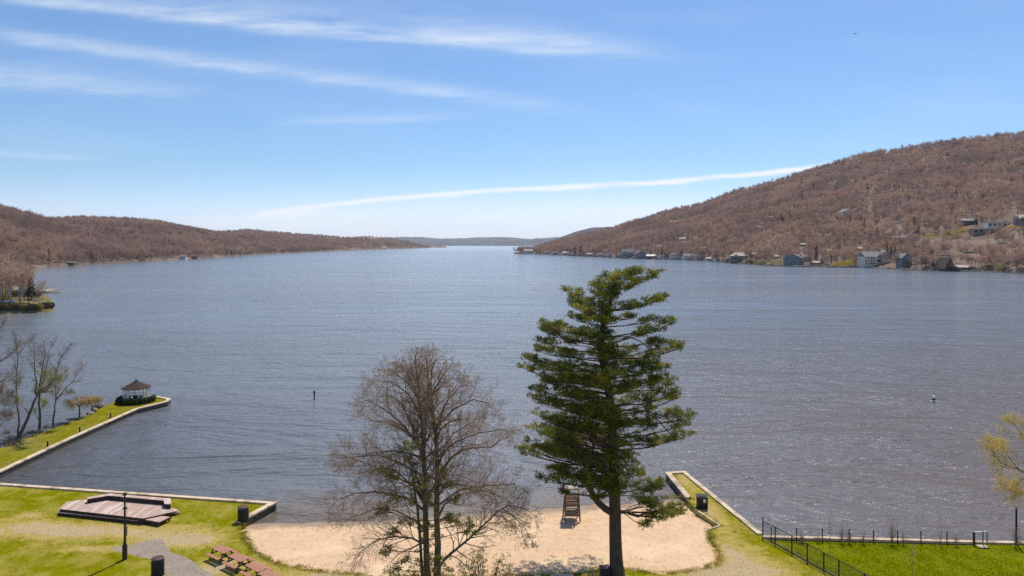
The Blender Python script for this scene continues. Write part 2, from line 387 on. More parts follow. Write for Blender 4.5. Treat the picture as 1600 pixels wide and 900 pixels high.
M['sand'] = material('beach_sand', (0.70, 0.475, 0.285), (0.58, 0.38, 0.22), 2.2, 0.95, bump=0.05, bscale=7, detail=10, c3=(0.74, 0.53, 0.32), s3=0.16)
wet_edge(M['sand'])
M['gravel'] = material('gravel', (0.38, 0.295, 0.22), (0.21, 0.165, 0.125), 7, 0.95, bump=0.02, bscale=30, c3=(0.33, 0.27, 0.20), s3=0.9)
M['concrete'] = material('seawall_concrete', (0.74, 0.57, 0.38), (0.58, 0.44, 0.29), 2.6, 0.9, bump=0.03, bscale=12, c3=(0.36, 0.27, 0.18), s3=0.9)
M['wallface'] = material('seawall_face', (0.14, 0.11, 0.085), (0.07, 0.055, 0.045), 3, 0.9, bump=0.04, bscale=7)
M['timber'] = material('timber_dark', (0.075, 0.048, 0.035), (0.04, 0.027, 0.02), 6, 0.7, bump=0.005)
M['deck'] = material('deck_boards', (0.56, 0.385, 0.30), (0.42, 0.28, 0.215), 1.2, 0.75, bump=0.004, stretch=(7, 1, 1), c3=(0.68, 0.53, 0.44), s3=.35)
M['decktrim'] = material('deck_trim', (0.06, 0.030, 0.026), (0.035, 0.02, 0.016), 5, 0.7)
M['tabletop'] = material('red_brown_boards', (0.50, 0.225, 0.13), (0.34, 0.145, 0.09), 6, 0.6, bump=0.004, stretch=(1, 6, 1))
M['blackmetal'] = material('black_metal', (0.018, 0.017, 0.018), (0.010, 0.010, 0.011), 8, 0.45)
M['binslat'] = material('black_slats', (0.030, 0.030, 0.034), (0.018, 0.018, 0.02), 7, 0.55, bump=0.004)
M['binlid'] = material('brown_lid', (0.12, 0.055, 0.035), (0.07, 0.035, 0.025), 7, 0.6)
M['white'] = material('white_paint', (0.86, 0.80, 0.71), (0.76, 0.70, 0.62), 3, 0.6)
M['offwhite'] = material('cream_paint', (0.78, 0.70, 0.60), (0.68, 0.60, 0.52), 3, 0.6)
M['greywall'] = material('grey_siding', (0.40, 0.36, 0.33), (0.32, 0.29, 0.27), 2, 0.7)
M['bluewall'] = material('blue_siding', (0.22, 0.27, 0.30), (0.17, 0.21, 0.24), 2, 0.7)
M['brownwall'] = material('brown_siding', (0.13, 0.085, 0.06), (0.09, 0.06, 0.045), 2, 0.8)
M['redwall'] = material('red_siding', (0.26, 0.08, 0.055), (0.18, 0.06, 0.04), 2, 0.8)
M['tanwall'] = material('tan_siding', (0.42, 0.33, 0.24), (0.34, 0.27, 0.2), 2, 0.8)
M['stonewall'] = material('stone_masonry', (0.30, 0.25, 0.21), (0.15, 0.125, 0.11), 3, 0.9, bump=0.05, bscale=3)
M['roofgrey'] = material('grey_shingles', (0.30, 0.265, 0.245), (0.21, 0.19, 0.18), 3, 0.9, rand=0.2)
M['roofbrown'] = material('brown_shingles', (0.15, 0.10, 0.075), (0.09, 0.062, 0.048), 4, 0.9, bump=0.01)
M['rooflight'] = material('pale_shingles', (0.60, 0.50, 0.40), (0.48, 0.40, 0.32), 3, 0.9)
M['rooforange'] = material('gazebo_shingles', (0.085, 0.044, 0.028), (0.045, 0.027, 0.020), 14, 0.9, bump=0.01)
M['glass'] = material('window_glass', (0.035, 0.045, 0.06), (0.02, 0.025, 0.035), 2, 0.12, spec=0.5)
M['bark_grey'] = material('grey_bark', (0.27, 0.195, 0.14), (0.135, 0.095, 0.07), 7, 0.95, bump=0.03, bscale=16, stretch=(1, 1, .25))
M['bark_dark'] = material('dark_bark', (0.19, 0.14, 0.11), (0.10, 0.075, 0.058), 7, 0.95, bump=0.03, stretch=(1, 1, .25))
M['bark_pine'] = material('pine_bark', (0.185, 0.118, 0.082), (0.075, 0.048, 0.036), 8, 0.95, bump=0.06, bscale=10, stretch=(1, 1, .22))
M['twig_pink'] = material('pink_brown_twigs', (0.58, 0.41, 0.29), (0.42, 0.29, 0.205), 2, 0.9, trans=0.35)
M['twig_grey'] = material('grey_twigs', (0.42, 0.33, 0.25), (0.29, 0.225, 0.17), 2, 0.9, trans=0.3)
M['twig_willow'] = material('willow_twigs', (0.66, 0.46, 0.19), (0.50, 0.34, 0.14), 2, 0.8, trans=0.3)
M['needles'] = material('pine_needles', (0.27, 0.27, 0.036), (0.09, 0.125, 0.026), 0.8, 0.5, trans=0.42, detail=4, c3=(0.50, 0.43, 0.055), s3=0.7)
M['olive'] = material('olive_leaves', (0.46, 0.37, 0.085), (0.22, 0.20, 0.05), 1.5, 0.6, trans=0.25, c3=(0.20, 0.12, 0.03), s3=1.0)
M['budgreen'] = material('spring_buds', (0.42, 0.38, 0.09), (0.32, 0.31, 0.07), 2, 0.7, trans=0.35)
M['budgold'] = material('golden_leaves', (0.80, 0.60, 0.18), (0.64, 0.46, 0.13), 2, 0.7, trans=0.45)
M['yellow'] = material('yellow_blossom', (0.75, 0.55, 0.03), (0.55, 0.43, 0.04), 0.6, 0.8, trans=0.25, rand=0.15)
M['hedge'] = material('hedge_leaves', (0.060, 0.075, 0.016), (0.028, 0.038, 0.010), 3, 0.7, trans=0.15)
M['brush'] = material('brown_brush', (0.20, 0.13, 0.075), (0.11, 0.075, 0.045), 0.6, 0.9, c3=(0.11, 0.105, 0.03), s3=0.35)
M['rock'] = material('shore_rock', (0.36, 0.31, 0.26), (0.18, 0.15, 0.125), 2.5, 0.9, bump=0.05, bscale=5)
M['oldwood'] = material('weathered_wood', (0.22, 0.145, 0.095), (0.12, 0.08, 0.055), 5, 0.85, bump=0.006, stretch=(1, 1, .3))
M['pale_wood'] = material('pale_dock_boards', (0.45, 0.38, 0.30), (0.34, 0.28, 0.22), 2, 0.85)
M['wire'] = material('fence_wire', (0.035, 0.036, 0.04), (0.02, 0.02, 0.022), 3, 0.6)

# ------------------------------------------------------------------ water
def water_material():
    m = bpy.data.materials.new('lake_water'); m.use_nodes = True; t = m.node_tree; b = t.nodes['Principled BSDF']
    co = t.nodes.new('ShaderNodeTexCoord')
    def noise(sx_, sy_, det=3, rough=.55, rot=0.0, off=0.0, dist=0.0):
        mp = t.nodes.new('ShaderNodeMapping'); mp.inputs['Scale'].default_value = (sx_, sy_, 1); mp.inputs['Rotation'].default_value = (0, 0, rot); mp.inputs['Location'].default_value = (off, off, 0)
        n = t.nodes.new('ShaderNodeTexNoise'); n.inputs['Scale'].default_value = 1; n.inputs['Detail'].default_value = det; n.inputs['Roughness'].default_value = rough
        n.inputs['Distortion'].default_value = dist
        t.links.new(co.outputs['Object'], mp.inputs[0]); t.links.new(mp.outputs[0], n.inputs['Vector']); return n.outputs[0]
    def mth(op, a, bb=0.0, clamp=False):
        n = t.nodes.new('ShaderNodeMath'); n.operation = op; n.use_clamp = clamp
        for i, v in enumerate((a, bb)):
            if isinstance(v, (int, float)): n.inputs[i].default_value = v
            else: t.links.new(v, n.inputs[i])
        return n.outputs[0]
    sp = t.nodes.new('ShaderNodeSeparateXYZ'); t.links.new(co.outputs['Object'], sp.inputs[0])
    # gusts: long patches where the ripples are stronger or weaker
    gust = noise(0.0016, 0.0085, 4, .6, 0.12, 3.3); gust2 = noise(0.012, 0.035, 3, .6, 0.2, 7)
    g = mth('ADD', mth('MULTIPLY', mth('SUBTRACT', gust, 0.5), 4.2), mth('MULTIPLY', mth('SUBTRACT', gust2, 0.5), 0.8))
    amp = mth('MAXIMUM', mth('ADD', mth('MULTIPLY', g, 0.75), 1.0), 0.22)
    # calmer in the lee of the sea walls
    rip = noise(2.1, 3.9, 3, .62, 0.16, dist=.9); wav = noise(0.62, 1.15, 3, .58, -0.14, 11, dist=.9); swl = noise(0.15, 0.30, 3, .6, 0.12, 23, dist=.6); mid = noise(0.03, 0.075, 4, .65, -0.05, 41, dist=.5)
    hgt = mth('ADD', mth('MULTIPLY', rip, 0.05), mth('ADD', mth('MULTIPLY', wav, 0.27), mth('ADD', mth('MULTIPLY', swl, 0.80), mth('MULTIPLY', mid, 2.8))))
    hgt = mth('MULTIPLY', hgt, amp)
    bp = t.nodes.new('ShaderNodeBump'); bp.inputs['Distance'].default_value = 1.0; bp.inputs['Strength'].default_value = 0.85
    t.links.new(hgt, bp.inputs['Height']); t.links.new(bp.outputs[0], b.inputs['Normal'])
    b.inputs['Roughness'].default_value = 0.13; b.inputs['IOR'].default_value = 1.333
    # murky body colour; over the sandy shallows off the beach it turns brown
    sh_y = mth('DIVIDE', mth('SUBTRACT', 71.5, sp.outputs[1]), 7.0, True)
    sh_x = mth('MULTIPLY', mth('DIVIDE', mth('ADD', sp.outputs[0], 26.0), 5.0, True), mth('DIVIDE', mth('SUBTRACT', 17.5, sp.outputs[0]), 2.0, True))
    sh = mth('MULTIPLY', mth('MULTIPLY', sh_y, sh_x), mth('ADD', 0.7, mth('MULTIPLY', noise(0.3, 0.6, 3), 0.5)), True)
    x = t.nodes.new('ShaderNodeMix'); x.data_type = 'RGBA'; x.inputs[6].default_value = (0.178, 0.190, 0.205, 1); x.inputs[7].default_value = (0.215, 0.155, 0.095, 1)
    t.links.new(sh, x.inputs['Factor'])
    # sediment plus the brown hill's reflection, painted into the near right water
    silt_refl = mth('MULTIPLY', mth('DIVIDE', mth('SUBTRACT', mth('ADD', 150.0, mth('MULTIPLY', noise(0.012, 0.02, 3), 60.0)), sp.outputs[1]), 110.0, True), mth('DIVIDE', mth('ADD', sp.outputs[0], 35.0), 90.0, True))
    x2 = t.nodes.new('ShaderNodeMix'); x2.data_type = 'RGBA'; x2.inputs[7].default_value = (0.165, 0.132, 0.115, 1); t.links.new(silt_refl, x2.inputs['Factor']); t.links.new(x.outputs[2], x2.inputs[6])
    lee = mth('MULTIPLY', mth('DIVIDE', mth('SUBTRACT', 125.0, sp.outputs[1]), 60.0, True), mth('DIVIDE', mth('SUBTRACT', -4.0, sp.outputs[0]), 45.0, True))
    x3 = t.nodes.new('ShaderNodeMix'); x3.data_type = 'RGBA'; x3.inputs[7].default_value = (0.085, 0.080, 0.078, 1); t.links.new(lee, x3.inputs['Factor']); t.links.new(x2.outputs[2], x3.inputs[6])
    # pale wind lanes on the open water: foam, pollen and brighter reflection painted as colour
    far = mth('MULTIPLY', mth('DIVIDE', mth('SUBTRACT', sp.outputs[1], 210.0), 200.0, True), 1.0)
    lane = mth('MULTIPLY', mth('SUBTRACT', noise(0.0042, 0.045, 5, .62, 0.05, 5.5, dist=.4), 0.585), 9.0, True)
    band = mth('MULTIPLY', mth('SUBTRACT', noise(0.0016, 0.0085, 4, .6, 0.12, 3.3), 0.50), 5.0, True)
    far_glint = mth('MULTIPLY', mth('DIVIDE', mth('SUBTRACT', sp.outputs[1], 1700.0), 2200.0, True), 0.9)  # sun glint at the far end, painted as a paler base colour
    lf = mth('MAXIMUM', mth('MULTIPLY', mth('MAXIMUM', mth('MULTIPLY', lane, 0.62), mth('MULTIPLY', band, 0.34)), far), far_glint)
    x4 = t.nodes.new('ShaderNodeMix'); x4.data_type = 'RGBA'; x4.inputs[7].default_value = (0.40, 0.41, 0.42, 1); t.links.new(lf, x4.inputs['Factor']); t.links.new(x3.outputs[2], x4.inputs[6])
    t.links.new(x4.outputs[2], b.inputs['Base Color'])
    return m
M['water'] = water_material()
def sheet(name, pts, z, mat, label=None):
    tris = geometry.tessellate_polygon([[Vector((x, y, 0)) for x, y in pts]])
    vs = [(x, y, z) for x, y in pts]
    tris = [f if MB._up(vs, f) else tuple(reversed(f)) for f in tris]
    me = bpy.data.meshes.new(name); me.from_pydata(vs, [], tris); me.update(); me.materials.append(mat)
    o = bpy.data.objects.new(name, me); COL.objects.link(o); o['kind'] = 'structure'
    if label: o['label'] = label
    return o
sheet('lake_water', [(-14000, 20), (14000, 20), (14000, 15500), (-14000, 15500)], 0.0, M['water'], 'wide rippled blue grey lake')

# ------------------------------------------------------------------ foreground ground
def densify(pts, step, jit, rng):
    o = []
    for (x0, y0), (x1, y1) in zip(pts, pts[1:]):
        n = max(1, int(math.hypot(x1 - x0, y1 - y0) / step))
        for i in range(n):
            t = i / n; o.append((x0 + (x1 - x0) * t + rng.uniform(-jit, jit), y0 + (y1 - y0) * t + rng.uniform(-jit, jit)))
    o.append(pts[-1]); return o
# sea wall corner points (x, y in metres)
LW0 = (-54.4, 69.7)                           # inlet corner, left of the frame
LW1 = wxy(432, 787); LW2 = wxy(375, 818)      # end of left wall, foot of its wing
J1 = wxy(1191, 836); J2 = wxy(1070, 738); J3 = wxy(1040, 740); J4 = wxy(1073, 780)
RW = [wxy(1191, 839), wxy(1600, 849), (75, 54.5), (300, 60)]
PEN = [(-54.4, 69.7), wxy(0, 739), wxy(110, 687), wxy(215, 640), wxy(262, 628.5), wxy(267, 624), wxy(242, 619.5), wxy(196, 622)]
PENB = [wxy(185, 625), wxy(150, 641), wxy(120, 655), wxy(88, 668), wxy(40, 684), wxy(0, 700), (-66, 72), (-80, 60), (-300, 40)]
bch = densify([LW2, wxy(380, 838), wxy(394, 862), wxy(430, 880), wxy(500, 893), wxy(600, 902), wxy(760, 903), wxy(900, 897), wxy(935, 889), wxy(985, 891), wxy(1037, 898), wxy(1091, 889), wxy(1122, 882), wxy(1124, 864), wxy(1112, 845), wxy(1108, 827), wxy(1125, 822), wxy(1088, 797), wxy(1078, 786), J4], 0.25, 0.10, R)
lawn = [(-300, -250), (300, -250), RW[3], RW[2], RW[1], RW[0], J1, J2, J3] + list(reversed(bch)) + [LW1, LW0, (-66, 70), (-80, 60), (-300, 40)]
# the lawn is cut in two: the bright private lawn right of the fence is a sheet just above it
lawn_o = sheet('lawn', lawn, 0.6, M['lawn'], 'park lawn with dry worn patches')
FX0 = wxy(1192, 839); FX1 = wxy(1312, 905); fdir = (FX1[0] - FX0[0], FX1[1] - FX0[1])
FX2 = (FX0[0] + fdir[0] * 9, FX0[1] + fdir[1] * 9)
sheet('green_lawn', [(FX0[0] + .12, FX0[1] - .35), FX2, (300, FX2[1]), (300, 59.4), (75, 54.1), (RW[1][0], RW[1][1] - .4)], 0.606, M['lawn_green'], 'bright green private lawn')
sheet('lake_spit', PEN + PENB[:-3] + [(-66, 72), (-66, 69.7)], 0.6, M['spit'], 'grassy spit reaching into the lake')
path_pts = [wxy(232, 844), wxy(200, 852), wxy(169, 857), wxy(202, 866), wxy(239, 874), wxy(258, 897), (-24.5, 40), (-22, 20), (-15, 0), (-8, 0), (-15, 20), (-19, 40), wxy(345, 905), wxy(323, 893), wxy(295, 874), wxy(267, 862), wxy(253, 843)]
path_pts = list(reversed(path_pts))
sheet('gravel_path', densify(path_pts + [path_pts[0]], 0.3, 0.09, R)[:-1], 0.605, M['gravel'], 'grey gravel path ending in the grass')

# beach: one grid running down under the water
gx = np.linspace(-27, 24, 150); gy = np.linspace(44, 84, 130)
X, Y = np.meshgrid(gx, gy)
wl = np.interp(X, [-27, -18, -12, -4, 4, 8, 17, 24], [60.6, 61.3, 61.6, 62.8, 64.6, 65.6, 66.8, 67])
tt = (Y - 51.0) / (wl - 51.0)
Z = np.where(tt < 0, 0.585, np.where(tt < 1, 0.585 * (1 - np.clip(tt, 0, 1) ** 1.3), -(Y - wl) * 0.14))
Z = Z + vnoise(X * .9, Y * .9) * 0.05 * (tt > 0.08) + vnoise(X * 3, Y * 3) * 0.03 * (tt > 0.05) * (tt < 1)
Z = np.minimum(Z, 0.588)
Z = np.where((X > 17.8) & (Y > 57.5), -1.6, Z)
ii = np.arange(129)[:, None] * 150 + np.arange(149)[None, :]
ff = np.stack([ii, ii + 1, ii + 151, ii + 150], -1).reshape(-1, 4)
bo = mesh_np('beach', np.stack([X, Y, Z], -1).reshape(-1, 3), ff, M['sand'], smooth=True); tag(bo, 'sandy beach sloping into the lake', kind='structure')

# ------------------------------------------------------------------ hills
def lin(xs, tab, col): return np.interp(xs, [r[0] for r in tab], [r[col] for r in tab])
class Hill:
    def __init__(s, name, tab, mat, treeh=13, bump=1.0, nu=220, nt_=60, back=1.5, p=1.08, label=None, seed=0):
        s.tab = tab; s.treeh = treeh; s.bump = bump; s.p = p; s.seed = seed; s.back = back
        px = np.linspace(tab[0][0], tab[-1][0], nu); t = np.concatenate([np.linspace(0, 1, nt_), np.linspace(1, back, nt_ // 3)[1:]])
        PX, T = np.meshgrid(px, t); Yd = s.depth(PX, T); Zz = s.z(PX, Yd)
        Zz[0] = -1.5
        Vv = np.stack([(PX - 800) / F * Yd, Yd, Zz], -1).reshape(-1, 3)
        n = len(px); i = np.arange(len(t) - 1)[:, None] * n + np.arange(n - 1)[None, :]
        o = mesh_np(name, Vv, np.stack([i, i + 1, i + n + 1, i + n], -1).reshape(-1, 4), mat, smooth=True); tag(o, label, kind='structure')
    def sh(s, px): return F * H / (lin(px, s.tab, 1) - HOR)
    def rd(s, px): return lin(px, s.tab, 3)
    def depth(s, px, t): a = s.sh(px); return a + (s.rd(px) - a) * t
    def z(s, px, Yd):
        a = s.sh(px); b = s.rd(px); t = (Yd - a) / (b - a)
        Hr = np.maximum(H - (lin(px, s.tab, 2) - HOR) * b / F - s.treeh, 1.0)
        tc_ = np.clip(t, 0, 1)
        prof = tc_ ** s.p
        ov = np.clip(t - 1, 0, None); prof = prof - ov * 0.75
        x = (px - 800) / F * Yd
        nz = (vnoise(x / 210 + s.seed, Yd / 330) * 22 + vnoise(x / 90 + s.seed, Yd / 130) * 15 + vnoise(x / 38, Yd / 50 + s.seed) * 5) * s.bump * np.clip(t * 5, 0, 1) * (1 - 0.75 * np.clip((t - .6) / .4, 0, 1)) * np.clip(Hr / 90, .15, 1)
        return 0.7 + np.clip(Yd - a, 0, 6) * 0.22 + Hr * prof + nz
    def hit(s, px, py):
        a = float(s.sh(px)); b = float(s.rd(px)); Yd = np.linspace(a + 1, b, 1500); zz = s.z(np.full(1500, float(px)), Yd)
        ray = H - (py - HOR) * Yd / F; k = np.argmax(zz >= ray)
        if not (zz >= ray).any(): k = 1499
        return ((px - 800) / F * Yd[k], float(Yd[k]), float(zz[k]))
M['litter'] = material('forest_floor', (0.20, 0.132, 0.092), (0.125, 0.083, 0.062), 0.05, 0.95, detail=10, bump=0.8, bscale=0.2, c3=(0.27, 0.19, 0.13), s3=0.02)
M['farhill'] = material('far_woods', (0.085, 0.075, 0.085), (0.040, 0.040, 0.050), 0.012, 0.95, detail=9, bump=12, bscale=0.02)
SKY_R = [(870, 376), (895, 369), (912, 364), (961, 354), (982, 345), (1005, 340), (1040, 328), (1100, 315), (1150, 297), (1200, 284), (1250, 268), (1300, 253), (1350, 239), (1400, 230), (1450, 222), (1500, 216), (1550, 211), (1600, 206), (1750, 196), (2000, 190), (2400, 205)]
def rr_(px): return float(np.interp(px, [a for a, _ in SKY_R], [b for _, b in SKY_R]))
def shr(px): return float(np.interp(px, [803, 850, 900, 950, 1000, 1050, 1100, 1150, 1200, 1250, 1350, 1400, 1470, 1560, 1600, 1700, 1900, 2400], [396.3, 397.5, 400, 402.5, 404.5, 406, 407.5, 411.5, 415, 416.8, 418.5, 421, 424, 425, 428, 435, 448, 480]))
def rdr(px): return float(np.interp(px, [803, 850, 900, 1000, 1100, 1200, 1400, 1600, 1900, 2400], [1800, 1950, 2050, 2050, 2000, 1900, 1700, 1500, 1300, 1100]))
tabR = [(803, 396.3, 396.0, 1762), (815, 396.5, 391, 1790), (835, 397, 386, 1880), (855, 397.6, 380, 1960)] + [(px, shr(px), rr_(px), rdr(px)) for px in (870, 885, 900, 912, 935, 961, 982, 1005, 1020, 1040, 1070, 1100, 1150, 1200, 1250, 1300, 1350, 1400, 1450, 1500, 1550, 1600, 1750, 2000, 2400)]
hillR = Hill('right_hill', tabR, M['litter'], 13, 1.0, 380, 90, label='brown wooded hill on the right shore', seed=3)
tabA = [(-900, 480, 262, 700), (-500, 452, 270, 850), (-200, 433, 290, 1000), (0, 422.5, 322, 1150), (40, 420.5, 332, 1180), (80, 417.5, 343, 1200), (120, 415, 354, 1150), (170, 411.5, 374, 1050), (215, 409, 394, 1000), (250, 407.5, 407, 1010)]
tabB = [(20, 412, 345, 1800), (80, 411, 342, 1900), (130, 410, 340.5, 2000), (200, 409.3, 341, 2100), (250, 407.4, 346, 2200), (300, 405, 355, 2300), (335, 402.7, 362, 2300), (400, 397.9, 374, 2300), (470, 394.6, 388, 2200), (520, 392.3, 392.5, 2400)]
tabC = [(250, 403, 367, 2700), (300, 402, 363, 2800), (340, 401, 361, 2900), (390, 398.4, 357.5, 3000), (440, 395.8, 362, 3100), (500, 393, 367, 3200), (545, 391.5, 371, 3300), (575, 390.5, 369, 3400), (600, 389.5, 370, 3600), (625, 388.8, 374, 3800), (650, 388, 379, 4000), (668, 387.5, 385.5, 4300), (676, 387.4, 386.8, 4200)]
tabE = [(840, 388, 385, 4100), (870, 388, 373, 4600), (890, 388, 366, 4600), (905, 388, 360.5, 4600), (925, 388, 356.5, 4600), (950, 388, 354, 4700), (1000, 388, 357, 4700), (1060, 388, 364, 4700), (1150, 388, 380, 4700)]
tabI = [(660, 386.9, 386.6, 4620), (672, 386.9, 384.6, 4650), (688, 386.9, 384.2, 4650), (698, 386.9, 386.6, 4620)]
tabN = [(560, 384.2, 378, 9800), (640, 384.2, 377.5, 9800), (700, 384.2, 379.2, 9600), (735, 384, 378.8, 9700), (780, 384.2, 377.6, 9800), (800, 384.2, 375.6, 9900), (850, 384.2, 375, 9900), (900, 384.2, 376, 9900), (1000, 384.2, 378, 9900)]
tabF = [(480, 383.4, 378, 13000), (560, 383.4, 373.5, 13000), (610, 383.4, 371, 13000), (650, 383.4, 370.3, 13000), (680, 383.4, 373, 13000), (720, 383.4, 373.3, 13000), (745, 383.4, 371.8, 13000), (775, 383.4, 370.5, 13000), (795, 383.4, 370.8, 13000), (830, 383.4, 374, 13000), (860, 383.4, 372, 13000), (890, 383.4, 369, 13000), (950, 383.4, 370, 13000), (1200, 383.4, 376, 13000)]
hillA = Hill('left_hill', tabA, M['litter'], 13, 1.0, 200, 70, label='nearest brown wooded slope on the left shore', seed=9)
hillB = Hill('left_middle_hill', tabB, M['litter'], 13, 1.3, 200, 60, label='brown wooded hill behind the first left slope', seed=14)
hillC = Hill('left_far_hill', tabC, M['litter'], 13, 1.0, 200, 50, label='long low wooded hill running out on the left shore', seed=21)
hillE = Hill('blue_hill', tabE, M['farhill'], 0, 2.0, 120, 40, label='bluish hill behind the right shore', seed=31)
hillI = Hill('small_island', tabI, M['litter'], 0, 0.3, 30, 10, label='small wooded island off the left shore')
hillN = Hill('far_shore_hill', tabN, M['farhill'], 0, 3.0, 160, 30, label='dark low hills closing the far end of the lake', seed=41)
hillF = Hill('distant_mountains', tabF, M['farhill'], 0, 4.0, 160, 30, label='distant blue mountains on the horizon', seed=51)

# near headland on the left edge of the frame
HP = [(-700, 180), (-330, 222), (-200, 236), (-186, 238.5), (-178, 242), (-171.5, 247), (-169.8, 253), (-176, 262), (-190, 282), (-206, 305), (-222, 326), (-243, 352), (-285, 400), (-332, 450), (-430, 500), (-700, 600)]
def seg_d(x, y):
    d = np.full(x.shape, 1e9); inside = np.zeros(x.shape, bool); n = len(HP)
    for i in range(n):
        (x0, y0), (x1, y1) = HP[i], HP[(i + 1) % n]
        t = np.clip(((x - x0) * (x1 - x0) + (y - y0) * (y1 - y0)) / ((x1 - x0) ** 2 + (y1 - y0) ** 2), 0, 1)
        if i != n - 1: d = np.minimum(d, np.hypot(x - x0 - t * (x1 - x0), y - y0 - t * (y1 - y0)))
        c = (y0 > y) != (y1 > y); inside ^= c & (x < (x1 - x0) * (y - y0) / (y1 - y0 + 1e-12) + x0)
    return d, inside
def headz(x, y):
    x = np.asarray(x, float); y = np.asarray(y, float); d, ins = seg_d(x, y)
    return np.where(ins, 0.15 + 2.4 * (1 - np.exp(-d / 3.0)) + np.minimum(d, 90) * 0.075 + vnoise(x / 9, y / 9) * .6 * np.clip(d / 4, 0, 1), -1.2)
xs = np.linspace(-420, -165, 190); ys = np.linspace(215, 520, 170); X, Y = np.meshgrid(xs, ys); Z = headz(X, Y)
ii = np.arange(169)[:, None] * 190 + np.arange(189)[None, :]
M['headsoil'] = grass_material('headland_ground', (0.13, 0.12, 0.03), (0.27, 0.195, 0.11), [], thr=(0.22, 0.42), soil=(0.22, 0.15, 0.095))
o = mesh_np('headland', np.stack([X, Y, Z], -1).reshape(-1, 3), np.stack([ii, ii + 1, ii + 191, ii + 190], -1).reshape(-1, 4), M['headsoil'], smooth=True)
tag(o, 'small headland at the left edge of the lake', kind='structure')


# ------------------------------------------------------------------ haze: one closed box of thin air round everything
hz = MB(); hz.box((0, 7700, 206), (31000, 16600, 428)); hz = hz.build('haze', None); tag(hz, 'thin blue haze over the lake', kind='stuff')
mh = bpy.data.materials.new('haze_air'); mh.use_nodes = True; t = mh.node_tree; t.nodes.clear(); oh = t.nodes.new('ShaderNodeOutputMaterial'); pv = t.nodes.new('ShaderNodeVolumePrincipled')
pv.inputs['Color'].default_value = (0.88, 0.94, 1.0, 1); pv.inputs['Density'].default_value = 0.00003; pv.inputs['Anisotropy'].default_value = 0.2
t.links.new(pv.outputs[0], oh.inputs['Volume']); hz.data.materials.append(mh)
# ------------------------------------------------------------------ far woods: tree kinds
def proto_tree(name, seed, h=13.0, w=7.5, n_tw=330, mat_b=None, upright=1.0):
    """a small bare tree: trunk, limbs and a fan of slender twigs, one mesh (seen from 300 m and more)"""
    rng = random.Random(seed); g = np.random.default_rng(seed); T = Tubes()
    th = h * rng.uniform(.42, .55)
    T.add([(0, 0, -1.5), (rng.uniform(-.2, .2), rng.uniform(-.2, .2), th * .5), (rng.uniform(-.4, .4), rng.uniform(-.4, .4), th), (rng.uniform(-.6, .6), rng.uniform(-.6, .6), h * .82)], [.24, .19, .14, .05], 4)
    starts = []
    for k in range(11):
        a = k * 2.4 + rng.uniform(-.4, .4); z0 = h * rng.uniform(.28, .68); l = w * .5 * rng.uniform(.55, 1.0) * (1.15 - .5 * z0 / h)
        p = [Vector((0, 0, z0)), Vector((math.cos(a) * l * .5, math.sin(a) * l * .5, z0 + l * .55 * upright)), Vector((math.cos(a) * l * .9, math.sin(a) * l * .9, min(h * .93, z0 + l * 1.25 * upright)))]
        T.add(p, [.09, .055, .025], 3); starts += p[1:] + [p[1].lerp(p[2], .5)]
    v, f = T.arrays(); k = n_tw
    S0 = np.array([tuple(starts[rng.randrange(len(starts))]) for _ in range(k)]) + g.normal(size=(k, 3)) * np.array([.7, .7, .7])
    D = g.normal(size=(k, 3)); D[:, 2] = np.abs(D[:, 2]) * 1.1 + .4; D[:, :2] += S0[:, :2] * .16; D /= np.linalg.norm(D, axis=1, keepdims=True)
    L = g.uniform(.9, 2.3, (k, 1)); E = S0 + D * L; sd_ = np.cross(D, g.normal(size=(k, 3))); sd_ /= np.linalg.norm(sd_, axis=1, keepdims=True); wd = g.uniform(.05, .11, (k, 1))
    tv = np.stack([S0 - sd_ * wd, S0 + sd_ * wd, E], 1).reshape(-1, 3); tf = np.arange(3 * k).reshape(-1, 3) + len(v)
    o = mesh_np(name, np.concatenate([v, tv]), [f, tf], mat_b); o.data.materials.append(MTR); mi = np.zeros(len(o.data.polygons), np.int32); mi[:len(f)] = 1; o.data.polygons.foreach_set('material_index', mi); return o
